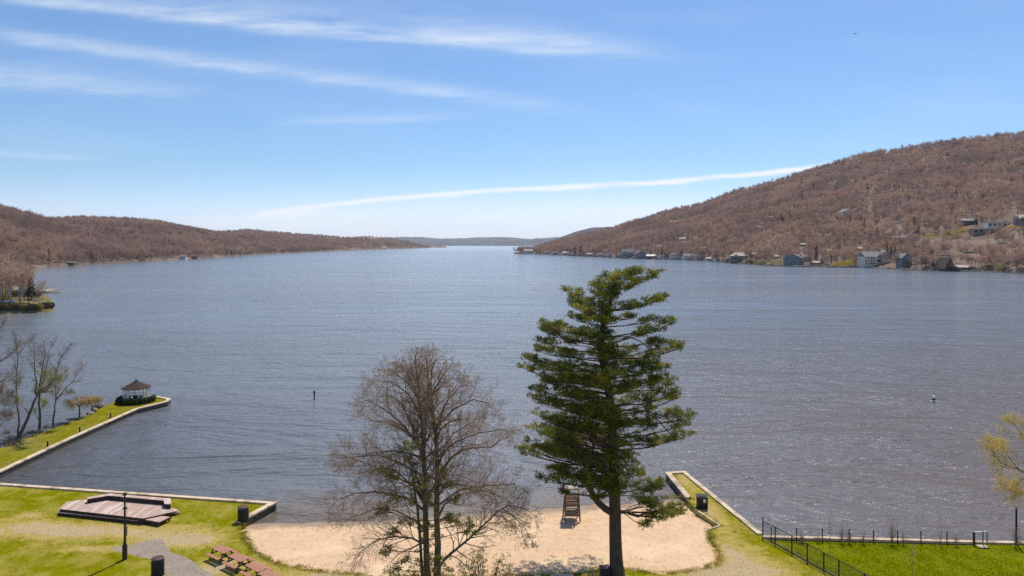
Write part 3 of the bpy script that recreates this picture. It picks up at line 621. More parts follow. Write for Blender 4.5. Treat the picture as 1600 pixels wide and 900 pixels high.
def by_place(m):
    """stands of trees differ: some greyer, some tanner, budding yellow green on the low ground"""
    t = m.node_tree; b = t.nodes['Principled BSDF']; src = b.inputs['Base Color'].links[0].from_socket; oi = t.nodes.new('ShaderNodeObjectInfo')
    def ns(sc, off):
        mp = t.nodes.new('ShaderNodeMapping'); mp.inputs['Scale'].default_value = (sc, sc, sc); mp.inputs['Location'].default_value = (off, off, 0); t.links.new(oi.outputs['Location'], mp.inputs[0])
        n = t.nodes.new('ShaderNodeTexNoise'); n.inputs['Scale'].default_value = 1; n.inputs['Detail'].default_value = 3; t.links.new(mp.outputs[0], n.inputs['Vector'])
        r = t.nodes.new('ShaderNodeMapRange'); r.inputs[1].default_value = .38; r.inputs[2].default_value = .62; t.links.new(n.outputs[0], r.inputs[0]); return r.outputs[0]
    x = t.nodes.new('ShaderNodeMix'); x.data_type = 'RGBA'; x.inputs[6].default_value = (0.74, 0.66, 0.66, 1); x.inputs[7].default_value = (1.20, 1.04, .95, 1); t.links.new(ns(.011, 3), x.inputs['Factor'])
    y = t.nodes.new('ShaderNodeMix'); y.data_type = 'RGBA'; y.blend_type = 'MULTIPLY'; y.inputs['Factor'].default_value = 1; t.links.new(src, y.inputs[6]); t.links.new(x.outputs[2], y.inputs[7])
    z = t.nodes.new('ShaderNodeMix'); z.data_type = 'RGBA'; z.blend_type = 'MULTIPLY'; z.inputs[7].default_value = (1.04, 1.03, .88, 1); t.links.new(ns(.02, 40), z.inputs['Factor']); t.links.new(y.outputs[2], z.inputs[6])
    for l in list(b.inputs['Base Color'].links): t.links.remove(l)
    t.links.new(z.outputs[2], b.inputs['Base Color'])
    for n in t.nodes:
        if n.type == 'BSDF_TRANSLUCENT': t.links.new(z.outputs[2], n.inputs['Color'])
def proto_conifer(name, seed, h=12.0, w=4.2, mat_b=None):
    g = np.random.default_rng(seed); k = 620
    t = g.random(k) ** .8; z = 1.2 + (h - 1.2) * t; rr = (w / 2) * (1 - t) ** .75 * g.uniform(.15, 1, k) * (.8 + .25 * np.sin(z * 3.1 + seed)); a = g.uniform(0, 6.283, k)
    P = np.stack([rr * np.cos(a), rr * np.sin(a), z], 1); D = np.stack([np.cos(a), np.sin(a), g.uniform(-.35, .3, k)], 1)
    s_ = np.stack([-np.sin(a), np.cos(a), g.normal(0, .4, k)], 1); L = g.uniform(.5, 1.0, (k, 1)) * (1.2 - .6 * t[:, None]); wd = L * .33
    tv = np.stack([P - s_ * wd, P + s_ * wd, P + D * L], 1).reshape(-1, 3)
    T = Tubes(); T.add([(0, 0, -1), (0, 0, h * .5), (0, 0, h)], [.2, .12, .03], 4); v, f = T.arrays()
    return mesh_np(name, np.concatenate([v, tv]), [f, np.arange(3 * k).reshape(-1, 3) + len(v)], mat_b)
MTR = material('far_tree_trunks', (0.46, 0.38, 0.31), (0.30, 0.24, 0.20), 1, 0.9)
mt = material('far_tree_twigs', (0.2, 0.13, 0.09), None, 2, 0.9, trans=0.4)
ramp_by_random(mt, [(p_, tuple(min(.75, x * 2.35) for x in c_)) for p_, c_ in [(0, (0.130, 0.098, 0.088)), (.22, (0.175, 0.124, 0.108)), (.40, (0.205, 0.148, 0.124)), (.55, (0.140, 0.104, 0.098)), (.70, (0.225, 0.170, 0.140)), (.84, (0.150, 0.106, 0.096)), (.90, (0.190, 0.145, 0.115)), (.94, (0.215, 0.180, 0.105)), (.975, (0.19, 0.105, 0.085)), (1, (0.16, 0.115, 0.10))]])
by_place(mt)
me_ = material('far_conifer', (0.035, 0.045, 0.02), (0.02, 0.028, 0.014), 1, 0.8, trans=0.1)
PROTO = bpy.data.collections.new('tree_kinds'); COL.children.link(PROTO)
protos = []
for k, (h_, w_, n_, u_) in enumerate([(13, 8, 330, 1.0), (14.5, 7, 330, 1.25), (12, 8.5, 360, .85), (15, 8, 340, 1.1), (11, 7, 300, 1.0)]):
    o = proto_tree('bare_tree', 100 + k, h_, w_, n_, mt, u_); protos.append(o)
cprotos = [proto_conifer('conifer', 200 + k, h_, w_, me_) for k, (h_, w_) in enumerate([(13, 4.6), (10, 4.0), (15, 5)])]

# ---- houses first (positions on the hills), so that the woods leave room for them
def ground_of(px, py, hill=None):
    return (hill or hillR).hit(px, py)
HOUSES = []     # (x, y, half width, px, py)
clear = []      # x, y, radius across, reach towards the lake, reach behind
def house(px, py, wpx, hpx, wall, roof, label, style='gable', yaw=0.0, depth=8.0, hill=None, storeys=2, deckm=None, chimney=False, trim='white', chop=24, group=None, dy=0.0):
    x, y, z = ground_of(px, py, hill); s = y / F; w = wpx * s; hh = hpx * s
    base = min(0.0, 0) ; wallh = hh * (0.62 if style in ('gable', 'gable_front', 'hip') else (.86 if style == 'flat' else .12))
    t = thing('house', label, 'house', (x, y, z), yaw, group)
    m = MB(); m.box((0, depth / 2, wallh / 2 - 2.5), (w, depth, wallh + 5)); wl_ = m.build('wall', wall, t)
    r = MB(); o_ = .5
    if style == 'gable':         # ridge along x, roof slope faces the lake
        zr = hh; za = wallh - .05
        r.add([(-w / 2 - o_, -o_, za), (w / 2 + o_, -o_, za), (w / 2 + o_, depth / 2, zr), (-w / 2 - o_, depth / 2, zr), (-w / 2 - o_, depth + o_, za), (w / 2 + o_, depth + o_, za)],
              [(0, 1, 2, 3), (3, 2, 5, 4), (1, 0, 4, 5), (0, 3, 4), (1, 5, 2)])
    elif style in ('gable_front', 'aframe'):   # gable end faces the lake
        za = wallh - .05
        r.add([(-w / 2 - o_, -o_, za), (0, -o_, hh), (0, depth + o_, hh), (-w / 2 - o_, depth + o_, za), (w / 2 + o_, -o_, za), (w / 2 + o_, depth + o_, za)],
              [(0, 1, 2, 3), (1, 4, 5, 2), (0, 3, 5, 4), (3, 2, 5)])
        g2 = MB(); g2.add([(-w / 2 + .1, 0, za), (w / 2 - .1, 0, za), (0, 0, hh - .25), (-w / 2 + .1, .1, za), (w / 2 - .1, .1, za), (0, .1, hh - .25)], [(0, 1, 2), (5, 4, 3), (0, 3, 4, 1), (1, 4, 5, 2), (2, 5, 3, 0)]); g2.build('gable', wall, t)
        r.v = r.v; r.f = [f for f in r.f]
    elif style == 'hip':
        za = wallh - .05; q = min(w, depth) * .42
        r.add([(-w / 2 - o_, -o_, za), (w / 2 + o_, -o_, za), (w / 2 + o_, depth + o_, za), (-w / 2 - o_, depth + o_, za), (-w / 2 + q, depth / 2, hh), (w / 2 - q, depth / 2, hh)],
              [(0, 1, 5, 4), (1, 2, 5), (2, 3, 4, 5), (3, 0, 4), (3, 2, 1, 0)])
    else:
        r.box((0, depth / 2, wallh + .22), (w + 1.0, depth + 1.2, .40))
    rf = r.build('roof', roof, t)
    if chimney: c = MB(); c.box((w * .22, depth * .55, hh + .3), (.9, .7, 1.8)); c.build('chimney', M['stonewall'], rf)
    if style != 'aframe':
        nst = storeys; sh_ = wallh / nst
        nwin = max(1, int(w / (2.8 if style != 'flat' else 5.0)))
        for a in range(nst):
            for k in range(nwin):
                xx = (k + .5) / nwin * w - w / 2; zz = sh_ * (a + .55); ww = w / nwin * .52; wh = sh_ * .46
                f = MB(); f.box((xx, -.03, zz), (ww + .25, .08, wh + .25)); fo = f.build('window', M[trim] if wall != M[trim] else M['greywall'], t)
                p = MB(); p.box((xx, -.08, zz), (ww, .06, wh)); p.build('pane', M['glass'], fo)
    else:
        f = MB(); f.box((0, -.06, wallh + (hh - wallh) * .25), (w * .35, .12, (hh - wallh) * .35)); f.build('window', M['glass'], t)
    if wpx >= 17 and style in ('gable', 'hip'):      # a cross gable stands forward of the main block
        ww = w * .34; xo = w * (.22 if yaw > 0 else -.24); q = MB(); q.box((xo, -1.3, wallh * .46 - 2.0), (ww, 2.6, wallh * .92 + 4)); q.build('front_wing', wall, t)
        q = MB(); za = wallh * .92 - .04; zt = za + ww * .42; q.add([(xo - ww / 2 - .3, -3.0, za), (xo, -3.0, zt), (xo, depth * .4, zt), (xo - ww / 2 - .3, depth * .4, za), (xo + ww / 2 + .3, -3.0, za), (xo + ww / 2 + .3, depth * .4, za)], [(0, 1, 2, 3), (1, 4, 5, 2), (0, 3, 5, 4), (0, 4, 1), (3, 2, 5)]); q.build('wing_roof', roof, t)
        q = MB(); q.box((xo, -2.66, wallh * .5), (ww * .6, .1, wallh * .3)); q.build('window', M['glass'], t)
    if deckm:
        d_ = MB(); zz = wallh / storeys; d_.box((0, -1.4, zz), (w * .9, 2.6, .22)); 
        for xx in (-.4, 0, .4): d_.box((w * xx, -2.5, zz / 2 - 1), (.25, .25, zz + 2))
        for xx in np.linspace(-.45, .45, 9): d_.box((w * xx, -2.62, zz + .55), (.08, .08, .9))
        d_.box((0, -2.62, zz + 1.02), (w * .9, .1, .1)); d_.build('deck', deckm, t)
    clear.append((x, y, w / 2 + 1.0, chop * .38, depth + 1.5))
    return t
WH, OW, GY, BL, BR, RD, TN, ST = (M[k] for k in ('white', 'offwhite', 'greywall', 'bluewall', 'brownwall', 'redwall', 'tanwall', 'stonewall'))
RG, RB, RL = M['roofgrey'], M['roofbrown'], M['rooflight']
house(1365, 414, 30, 21, OW, RG, 'large cream lake house with tiers of decks and grey roofs, right of the golden bushes', 'gable', .15, 12, storeys=3, deckm=WH, chimney=True, chop=60)
house(1385, 411, 14, 20, GY, RG, 'tall narrow grey house against the right side of the large cream lake house', 'gable_front', -.1, 10, storeys=3, chop=50)
house(1417, 415, 17, 19, BL, RG, 'blue shore house with glazed front on a pale stone footing', 'gable_front', .1, 9, storeys=2, deckm=M['oldwood'], chop=50)
house(1484, 424, 22, 20, BR, RB, 'dark brown A-frame boathouse with steep roof at the water under the road', 'aframe', .35, 10, chop=40)
house(1507, 423, 20, 8, BR, RL, 'low brown boathouse with shallow pale roof beside the A-frame', 'gable', .1, 7, storeys=1, chop=40)
house(1239, 413.5, 27, 17, BL, RG, 'broad slate blue shore house with long grey roof, midway along the right shore', 'gable_front', -.5, 14, storeys=2, chop=50)
house(1262, 408, 14, 11, TN, RL, 'tan house with pale roof up the bank right of the slate blue shore house', 'gable', .2, 8, chop=45)
house(1156, 408, 26, 13, ST, RL, 'wide stone shore house with pale roof left of the green bank', 'hip', -.2, 12, chop=45)
house(1122, 408.5, 10, 3.6, WH, RG, 'small low white boathouse at the waterline left of the stone house', 'flat', 0, 5, storeys=1, chop=40)
house(1325, 339, 19, 13, WH, RG, 'white house alone halfway up the right hill', 'gable_front', .3, 9, deckm=WH, chop=40)
house(1566, 355, 44, 8, OW, RL, 'long flat roofed modern house with pale fascia high on the right slope', 'flat', -.05, 12, storeys=1, chop=55)
house(1516, 351, 26, 10, BR, RG, 'dark hip roofed house left of the long flat roofed house', 'hip', .1, 12, storeys=1, chop=45)
house(1537, 366, 30, 9, TN, RL, 'stone garage block with terrace roof below the long flat roofed house', 'flat', -.05, 9, storeys=1, trim='brownwall', chop=45)
house(1600, 349, 18, 14, GY, RL, 'grey gabled house at the right edge of the hillside', 'gable', -.2, 9, chop=45)
house(1411, 378, 23, 10, BR, RG, 'brown house with wide grey roof in the trees above the blue shore house', 'hip', .05, 10, storeys=1, chop=45)
house(1204, 355, 9, 6, WH, RG, 'small white house high in the woods above the stone shore house, right of its neighbour', 'gable', .2, 7, chop=45)
house(1187, 358, 9, 5.5, GY, RL, 'small grey house high in the woods, left of the small white one', 'gable', -.2, 7, chop=45)
house(1206, 342, 9, 4, TN, RL, 'tan house with pale roof highest in the woods above the stone shore house', 'gable', 0, 7, storeys=1, chop=45)
house(1085, 387, 9, 5, OW, WH, 'little house with white roof on the slope above the white lakefront cottages', 'gable', .1, 7, storeys=1, chop=45)
house(1077, 406.5, 17, 9.5, WH, RG, 'white lakefront cottage with grey roof, right one of two in a row', 'gable', .1, 8, chop=45)
house(1055, 406, 15, 11, OW, RG, 'cream lakefront cottage with grey gable, left one of two in a row', 'gable_front', -.1, 9, chop=45)
house(1018, 404.3, 15, 6.5, RD, WH, 'low red lakefront house with white roof', 'gable', 0, 7, storeys=1, chop=45)
house(981, 403.5, 19, 14, GY, RG, 'big dark grey lakefront house with balconies, left of the blue one', 'gable', -.1, 12, storeys=3, deckm=GY, chop=60)
house(1002, 403.6, 15, 12.5, BL, RG, 'tall dark blue lakefront house', 'gable_front', .2, 10, storeys=2, chop=60)
house(1052, 349, 10, 4, WH, WH, 'white roofed house near the top of the right hill', 'gable', 0, 8, storeys=1, chop=60)
house(1038, 351, 7, 4, TN, RL, 'tan roofed house near the top of the right hill, left of the white roofed', 'gable', .3, 8, storeys=1, chop=60)
house(938, 400.5, 9, 5, WH, RG, 'small white cottage on the shore left of the big dark grey house', 'gable', 0, 7, storeys=1, chop=60)
house(908, 399.8, 10, 5, TN, RB, 'small tan cottage with brown roof on the far right shore', 'gable', 0, 7, storeys=1, chop=60)
house(884, 398.6, 10, 5.5, WH, RL, 'white cottage with pale roof on the far right shore, beside two conifers', 'gable', .1, 8, chop=80)
house(855, 397.2, 10, 5.5, OW, RG, 'cream cottage on the wooded point at the narrows, right of two', 'gable', 0, 8, chop=80)
house(826, 396.6, 13, 7.0, OW, RL, 'pale house at the tip of the wooded point, left of two', 'gable', .2, 10, chop=90)
house(1097, 405.5, 10, 6, ST, RB, 'small stone cottage under the reddish trees', 'gable', 0, 7, storeys=1, chop=40)
house(285, 404.5, 9, 6, WH, RG, 'small white house on the left shore half way along', 'gable', 0, 8, hill=hillB, chop=70)
house(303, 403.6, 8, 5, RD, RB, 'small red house on the left shore beside the white one', 'gable', .2, 8, hill=hillB, storeys=1, chop=70)
house(110, 414.6, 13, 4.5, TN, RL, 'low tan lakeside building above the sandy strip on the left shore', 'flat', 0, 7, hill=hillA, storeys=1, chop=50)
house(600, 388.4, 7, 3, WH, RL, 'tiny white house far along the left shore', 'gable', 0, 12, hill=hillC, storeys=1, chop=200)
house(1035, 404.5, 9, 6, WH, RG, 'small white cottage between the low red house and the cream gabled cottage', 'gable_front', .1, 7, chop=40)
house(967, 402, 8, 5, TN, RB, 'small tan cottage just left of the big dark grey house', 'gable', 0, 7, storeys=1, chop=40)
house(952, 401.5, 8, 5.5, OW, RG, 'cream gabled cottage, second to the left of the big dark grey house', 'gable_front', 0, 7, chop=40)
house(922, 400.5, 8, 5, GY, RL, 'small grey cottage between the tan and the white cottages on the far right shore', 'gable', .1, 7, storeys=1, chop=40)
house(869, 398, 8, 5, TN, RG, 'small tan house between the cream and the white cottages near the narrows', 'gable', 0, 7, storeys=1, chop=60)
house(1108, 407, 8, 5, OW, RL, 'small cream cottage between the stone cottage and the white boathouse', 'gable', .1, 7, storeys=1, chop=40)
house(1138, 409, 8, 6, GY, RB, 'little grey cottage with brown roof at the left end of the wide stone house', 'gable_front', 0, 7, chop=40)
house(1277, 414, 12, 6, TN, RL, 'low tan shore cottage right of the slate blue house', 'gable', .1, 8, storeys=1, chop=40)
house(1297, 395, 9, 6, BR, RL, 'brown cabin in the trees above the golden bushes', 'gable', .2, 7, storeys=1, chop=40)
house(1066, 376, 9, 5, OW, RL, 'cream house in the middle of the slope above the lakefront cottages', 'gable', -.1, 8, chop=40)
house(1120, 371, 9, 5, TN, RG, 'tan house in the middle of the slope above the small white boathouse', 'gable', .2, 8, storeys=1, chop=40)
house(1000, 368, 8, 4, WH, RG, 'white house in the trees on the low end of the right hill', 'gable', .1, 8, storeys=1, chop=40)
house(945, 381, 8, 4, TN, RL, 'tan house low on the slope above the far cottages', 'gable', .1, 8, storeys=1, chop=40)
house(1592, 277, 12, 4, TN, RL, 'pale roofed house highest on the right slope at the photo edge', 'gable', .1, 8, storeys=1, chop=60)
house(1180, 400, 9, 5, OW, RL, 'cream house up the bank right of the wide stone house', 'gable', .1, 7, storeys=1, chop=45)
house(1215, 404, 9, 5, GY, RL, 'grey house up the bank left of the slate blue house', 'gable', -.1, 7, storeys=1, chop=45)
house(1346, 392, 10, 6, TN, RL, 'tan cabin in the trees up behind the cream lake house', 'gable', .1, 7, storeys=1, chop=45)
house(1100, 391, 9, 5, OW, RL, 'cream house on the slope above the small stone cottage', 'gable', .1, 7, storeys=1, chop=45)
house(1030, 388, 9, 5, WH, RL, 'white house on the slope above the low red house', 'gable', -.1, 7, storeys=1, chop=45)
house(960, 391, 8, 4.5, OW, RL, 'cream house on the slope above the big dark grey house', 'gable', .1, 7, storeys=1, chop=45)
house(1145, 381, 9, 5, WH, RG, 'white house in the trees above the wide stone house', 'gable', .1, 7, storeys=1, chop=45)
house(1255, 385, 9, 5, TN, RL, 'tan house in the trees above the slate blue house', 'gable', -.1, 7, storeys=1, chop=45)
house(1452, 411, 9, 5, OW, RL, 'small cream boathouse between the blue house and the A-frame', 'gable', .1, 6, storeys=1, chop=40)
# road with a pale guard rail across the lower right slope
rd = [ground_of(px, py) for px, py in [(1428, 396.5), (1450, 398), (1480, 400.5), (1510, 403.5), (1540, 406.5), (1570, 409), (1600, 412), (1660, 417), (1740, 424)]]
rdp = []
for a, b in zip(rd, rd[1:]):
    for k in range(10): t_ = k / 10; rdp.append(Vector(a).lerp(Vector(b), t_))
mroad = MB(); vs = []; fs = []
for k, p in enumerate(rdp):
    vs += [(p.x, p.y, p.z + .6), (p.x, p.y + 6, p.z + .9), (p.x, p.y, p.z - 3), (p.x, p.y + 6, p.z - 2)]
    if k: b = 4 * k; fs += [(b - 4, b, b + 1, b - 3), (b - 2, b + 2, b, b - 4), (b - 3, b + 1, b + 3, b - 1)]
mroad.add(vs, fs); o = mroad.build('hillside_road', M['gravel']); tag(o, 'narrow road cut across the foot of the right hill', kind='structure')
g = thing('guard_rail', 'long pale guard rail beside the road on the lower right slope', 'guard rail', tuple(rdp[0]))
mb = MB(); o0 = Vector(rdp[0])
for a, b in zip(rdp, rdp[1:]): mb.beam(a - o0 + Vector((0, -.1, 1.25)), b - o0 + Vector((0, -.1, 1.25)), .14, .95)
mb.build('rail', M['white'], g)
for p in rdp[::3]: q = MB(); q.box((p.x - o0.x, p.y - o0.y, p.z - o0.z + .5), (.22, .22, 1.6)); q.build('rail_post', M['rock'], g)

for px, py, r_ in [(1306, 416.5, 3), (1320, 416, 5), (1333, 415, 4), (1458, 372, 10), (1494, 371, 4), (1507, 362, 6), (1481, 368, 4), (1584, 358, 6), (1562, 423, 4), (1088, 396, 4), (1213, 413, 7), (1190, 413, 5), (897, 374, 7), (1355, 297, 5), (1429, 362, 2), (1316, 262, 2), (1386, 400, 2)]:
    x, y, z = ground_of(px, py); clear.append((x, y, r_, 22, 5))
# ---- scattering
def in_clear(x, y):
    m = np.zeros(x.shape, bool)
    for cx, cy, r_, f_, b_ in clear:
        u0 = cx / cy; lat = np.abs(x - u0 * y); m |= (lat < r_ * (y / cy)) & (y > cy - f_) & (y < cy + b_)
    return m
def scatter(hill, n, px0, px1, t1=1.04, seed=0, thin=None, tmin=0.004):
    g = np.random.default_rng(seed); px = g.uniform(px0, px1, n * 3); t = g.uniform(tmin, t1, n * 3)
    Yd = hill.depth(px, t); wgt = (hill.rd(px) - hill.sh(px)) * Yd; wgt /= wgt.max()
    k = g.random(n * 3) < wgt; px = px[k][:n]; Yd = Yd[k][:n]; t = t[k][:n]
    x = (px - 800) / F * Yd; z = hill.z(px, Yd); k = ~in_clear(x, Yd)
    if thin is not None: k &= g.random(len(px)) < thin(px, HOR + (H - z) * F / Yd, x, Yd)
    return np.stack([x, Yd, z], 1)[k], px[k]
def thinR(px, py, x, y):
    p = np.clip(1.0 + vnoise(x / 28 + 7, y / 40) * 1.1 + vnoise(x / 90, y / 120) * .6, .45, 1)
    ryd = np.interp(x, [q.x for q in rdp], [q.y for q in rdp]); on = (x > rdp[0].x)
    p = np.where(on & (y > ryd - 3) & (y < ryd + 8), 0, p); p = np.where(on & (y <= ryd - 3) & (y > ryd - 40), .22, p)
    p = np.where((px > 1480) & (py > 318) & (py < 352), p * .55, p); p = np.where((px > 1430) & (py > 355) & (py < 396), p * .42, p)
    p = np.where((px > 1395) & (px < 1560) & (py > 300) & (py < 330), .65, p)
    return p
ptR, pxR = scatter(hillR, 36000, 803, 2000, seed=1, thin=thinR)
_g = np.random.default_rng(71); _px = _g.uniform(812, 1700, 330); _Y = hillR.sh(_px) + _g.uniform(2.5, 13, 330); _x = (_px - 800) / F * _Y
_k = np.ones(330, bool)
for cx, cy, r_, f_, b_ in clear: _k &= ~((np.abs(_x - cx) < r_ * .95) & (np.abs(_Y - cy) < 16) & (_g.random(330) < .93))
ptR = np.concatenate([ptR, np.stack([_x, _Y, hillR.z(_px, _Y)], 1)[_k]]); pxR = np.concatenate([pxR, _px[_k]])
ptA, pxA = scatter(hillA, 12000, -500, 250, seed=2)
ptB, pxB = scatter(hillB, 17000, 20, 520, seed=3)
ptC, pxC = scatter(hillC, 13000, 250, 672, seed=4)
ptI = np.array([((px - 800) / F * 4630, 4630 + dy, 1.0) for px in np.linspace(672, 696, 26) for dy in (-12, 8)])
def place(root, p, label, group, s=1.0, rz=0.0, tilt=0.0):
    o = root.copy(); COL.objects.link(o); o.location = p; o.scale = (s, s, s); o.rotation_euler = (0, 0, rz); tag(o, label, 'tree', group); return o
# the nearest trees in view stand as individuals
def nearest(pt, px, n):
    vis = (px > 0) & (px < 1600); d = np.where(vis, pt[:, 1], 1e9); return np.argsort(d)[:n]
used = 0
ZR = [(1000, 'on the far right shore left of the dark blue house'), (1110, 'among the lakefront cottages on the right shore'), (1172, 'round the wide stone house on the right shore'), (1225, 'on the green bank left of the slate blue house'), (1290, 'round the slate blue house at the foot of the right hill'),
      (1345, 'by the golden bushes left of the cream lake house'), (1396, 'round the large cream lake house'), (1435, 'round the blue shore house'), (1470, 'between the blue shore house and the A-frame boathouse'), (1520, 'round the A-frame boathouse below the road'), (1562, 'below the road, left of the round yellow green bush'), (9999, 'below the road at the right end of the far shore')]
ZL = [(60, 'on the left shore just behind the headland'), (105, 'on the left shore left of the low tan building'), (160, 'on the left shore right of the low tan building'), (9999, 'farther along below the nearest left hill')]
for pt, px, n, zones, size in ((ptR, pxR, 215, ZR, (.55, 1.1)), (ptA, pxA, 75, ZL, (.6, 1.1))):
    idx = nearest(pt, px, n)
    for j, i in enumerate(idx):
        k = R.randrange(5); s = R.uniform(*size); zn = next(t_ for e_, t_ in zones if px[i] < e_)
        kind_ = 'tall' if s > (size[0] + size[1]) / 2 else 'small'; lab = '%s leafless brown tree %s' % (kind_, zn); grp = '%s bare trees %s' % (kind_, zn)
        if used < 5: o = protos[used]; o.location = tuple(pt[i]); o.scale = (s, s, s); tag(o, lab, 'tree', grp); used += 1
        else: place(protos[k], tuple(pt[i]), lab, grp, s, R.uniform(0, 6.28))
    keep = np.ones(len(pt), bool); keep[idx] = False
    if pt is ptR: ptR = pt[keep]
    else: ptA = pt[keep]
for o in protos + cprotos:
    COL.objects.unlink(o); PROTO.objects.link(o)
# conifers one can tell apart
CON = [(1041, 334, 1.3, hillR, 'dark conifer on the skyline where the right hill starts to rise'), (1316, 262, 1.0, hillR, 'single dark conifer just below the skyline of the right hill'),
       (1355, 297, .9, hillR, 'dark conifer in the middle of the right hill slope beside a pale green tree'), (1429, 362, 1.3, hillR, 'dark conifer clump tree right of centre above the forsythia bank'),
       (1435, 366, 1.1, hillR, 'shorter dark conifer directly right of the tall one above the forsythia bank'), (1386, 400, 1.1, hillR, 'dark conifer rising behind the tall narrow grey house'),
       (1393, 404, 1.0, hillR, 'dark conifer between the grey house and the blue shore house'), (1399, 401, 1.15, hillR, 'tall dark conifer behind the blue shore house'),
       (1526, 352, .8, hillR, 'slim dark conifer in front of the dark hip roofed house'), (1590, 352, .9, hillR, 'dark conifer between the long flat roofed house and the grey gabled house'),
       (1040, 405.5, 1.35, hillR, 'tall dark conifer left of the cream lakefront cottage'), (1064, 405.5, 1.1, hillR, 'dark conifer between the two lakefront cottages'),
       (1224, 352, 1.0, hillR, 'dark conifer in the woods right of the small white house'), (1146, 398, 1.0, hillR, 'dark spreading conifer above the stone shore house'),
       (898, 399, 1.5, hillR, 'left one of the pair of dark conifers on the far right shore'), (907, 398.6, 1.4, hillR, 'right one of the pair of dark conifers on the far right shore'),
       (975, 390, 1.2, hillR, 'dark conifer above the big dark grey lakefront house'), (995, 352, 1.0, hillR, 'dark conifer just under the skyline at the low end of the right hill'),
       (1446, 416, .8, hillR, 'small dark conifer by the pale rocks right of the blue shore house'), (1458, 419, .9, hillR, 'dark conifer on the bank left of the A-frame boathouse'),
       (105, 344, .9, hillB, 'dark conifer on the left skyline, first of two left of the saddle'), (118, 343, 1.1, hillB, 'dark conifer on the left skyline, second of two left of the saddle'),
       (207, 345, 1.3, hillB, 'dark conifer on the crest of the middle left hill, left of its twin'), (219, 345, 1.2, hillB, 'dark conifer on the crest of the middle left hill, right of its twin'),
       (470, 394, 1.6, hillC, 'dark conifer on the far left shore'), (1010, 398, .9, hillR, 'dark conifer between the dark blue house and the low red house'),
       (1180, 412, .7, hillR, 'small dark conifer at the water right of the stone shore house'), (1299, 415, .8, hillR, 'small dark conifer left of the golden bushes')]
for j, (px, py, s, hl, lab) in enumerate(CON):
    p = ground_of(px, py, hl)
    o = cprotos[j % 3] if j < 3 else cprotos[j % 3].copy()
    if j >= 3: COL.objects.link(o)
    o.location = p; o.scale = (s * 1.05, s * 1.05, s); o.rotation_euler = (0, 0, j * 1.7); tag(o, lab, 'conifer', 'dark conifers on the hills')
# the rest of the woods: one object per side would still be one mass of trees
def wood(name, label, pts, seed, smul=1.0, con=0.022):
    g = np.random.default_rng(seed); n = len(pts); me = bpy.data.meshes.new(name); me.vertices.add(n); me.vertices.foreach_set('co', np.asarray(pts, np.float32).ravel())
    a = me.attributes.new('kind_index', 'INT', 'POINT'); a.data.foreach_set('value', np.where(g.random(n) < con, g.integers(5, 8, n), g.integers(0, 5, n)).astype(np.int32))
    a = me.attributes.new('size', 'FLOAT', 'POINT'); a.data.foreach_set('value', ((.55 + .75 * g.random(n) ** 1.5) * smul).astype(np.float32))
    a = me.attributes.new('turn', 'FLOAT', 'POINT'); a.data.foreach_set('value', g.uniform(0, 6.28, n).astype(np.float32))
    me.update(); o = bpy.data.objects.new(name, me); COL.objects.link(o); me.materials.append(mt)
    tag(o, label, kind='stuff')
    ng = bpy.data.node_groups.new(name + '_nodes', 'GeometryNodeTree'); ng.interface.new_socket('Geometry', in_out='INPUT', socket_type='NodeSocketGeometry'); ng.interface.new_socket('Geometry', in_out='OUTPUT', socket_type='NodeSocketGeometry')
    N = ng.nodes; gi = N.new('NodeGroupInput'); go = N.new('NodeGroupOutput'); ip = N.new('GeometryNodeInstanceOnPoints'); ci = N.new('GeometryNodeCollectionInfo')
    ci.inputs['Collection'].default_value = PROTO; ci.inputs['Separate Children'].default_value = True; ci.inputs['Reset Children'].default_value = True
    def at(nm, ty): q = N.new('GeometryNodeInputNamedAttribute'); q.data_type = ty; q.inputs['Name'].default_value = nm; return q.outputs['Attribute']
    L = ng.links; m2p = N.new('GeometryNodeMeshToPoints'); L.new(gi.outputs[0], m2p.inputs[0]); L.new(m2p.outputs[0], ip.inputs['Points']); L.new(ci.outputs[0], ip.inputs['Instance'])
    ip.inputs['Pick Instance'].default_value = True; L.new(at('kind_index', 'INT'), ip.inputs['Instance Index'])
    cx = N.new('ShaderNodeCombineXYZ'); L.new(at('turn', 'FLOAT'), cx.inputs[2]); L.new(cx.outputs[0], ip.inputs['Rotation'])
    L.new(at('size', 'FLOAT'), ip.inputs['Scale']); L.new(ip.outputs[0], go.inputs[0])
    md = o.modifiers.new('trees', 'NODES'); md.node_group = ng; return o
wood('hillside_woods', 'brown leafless woods covering the hills on both shores', np.concatenate([ptR, ptA, ptB, ptC]), 61)
wood('island_woods', 'dark trees covering the small island', ptI, 62, .75, .5)
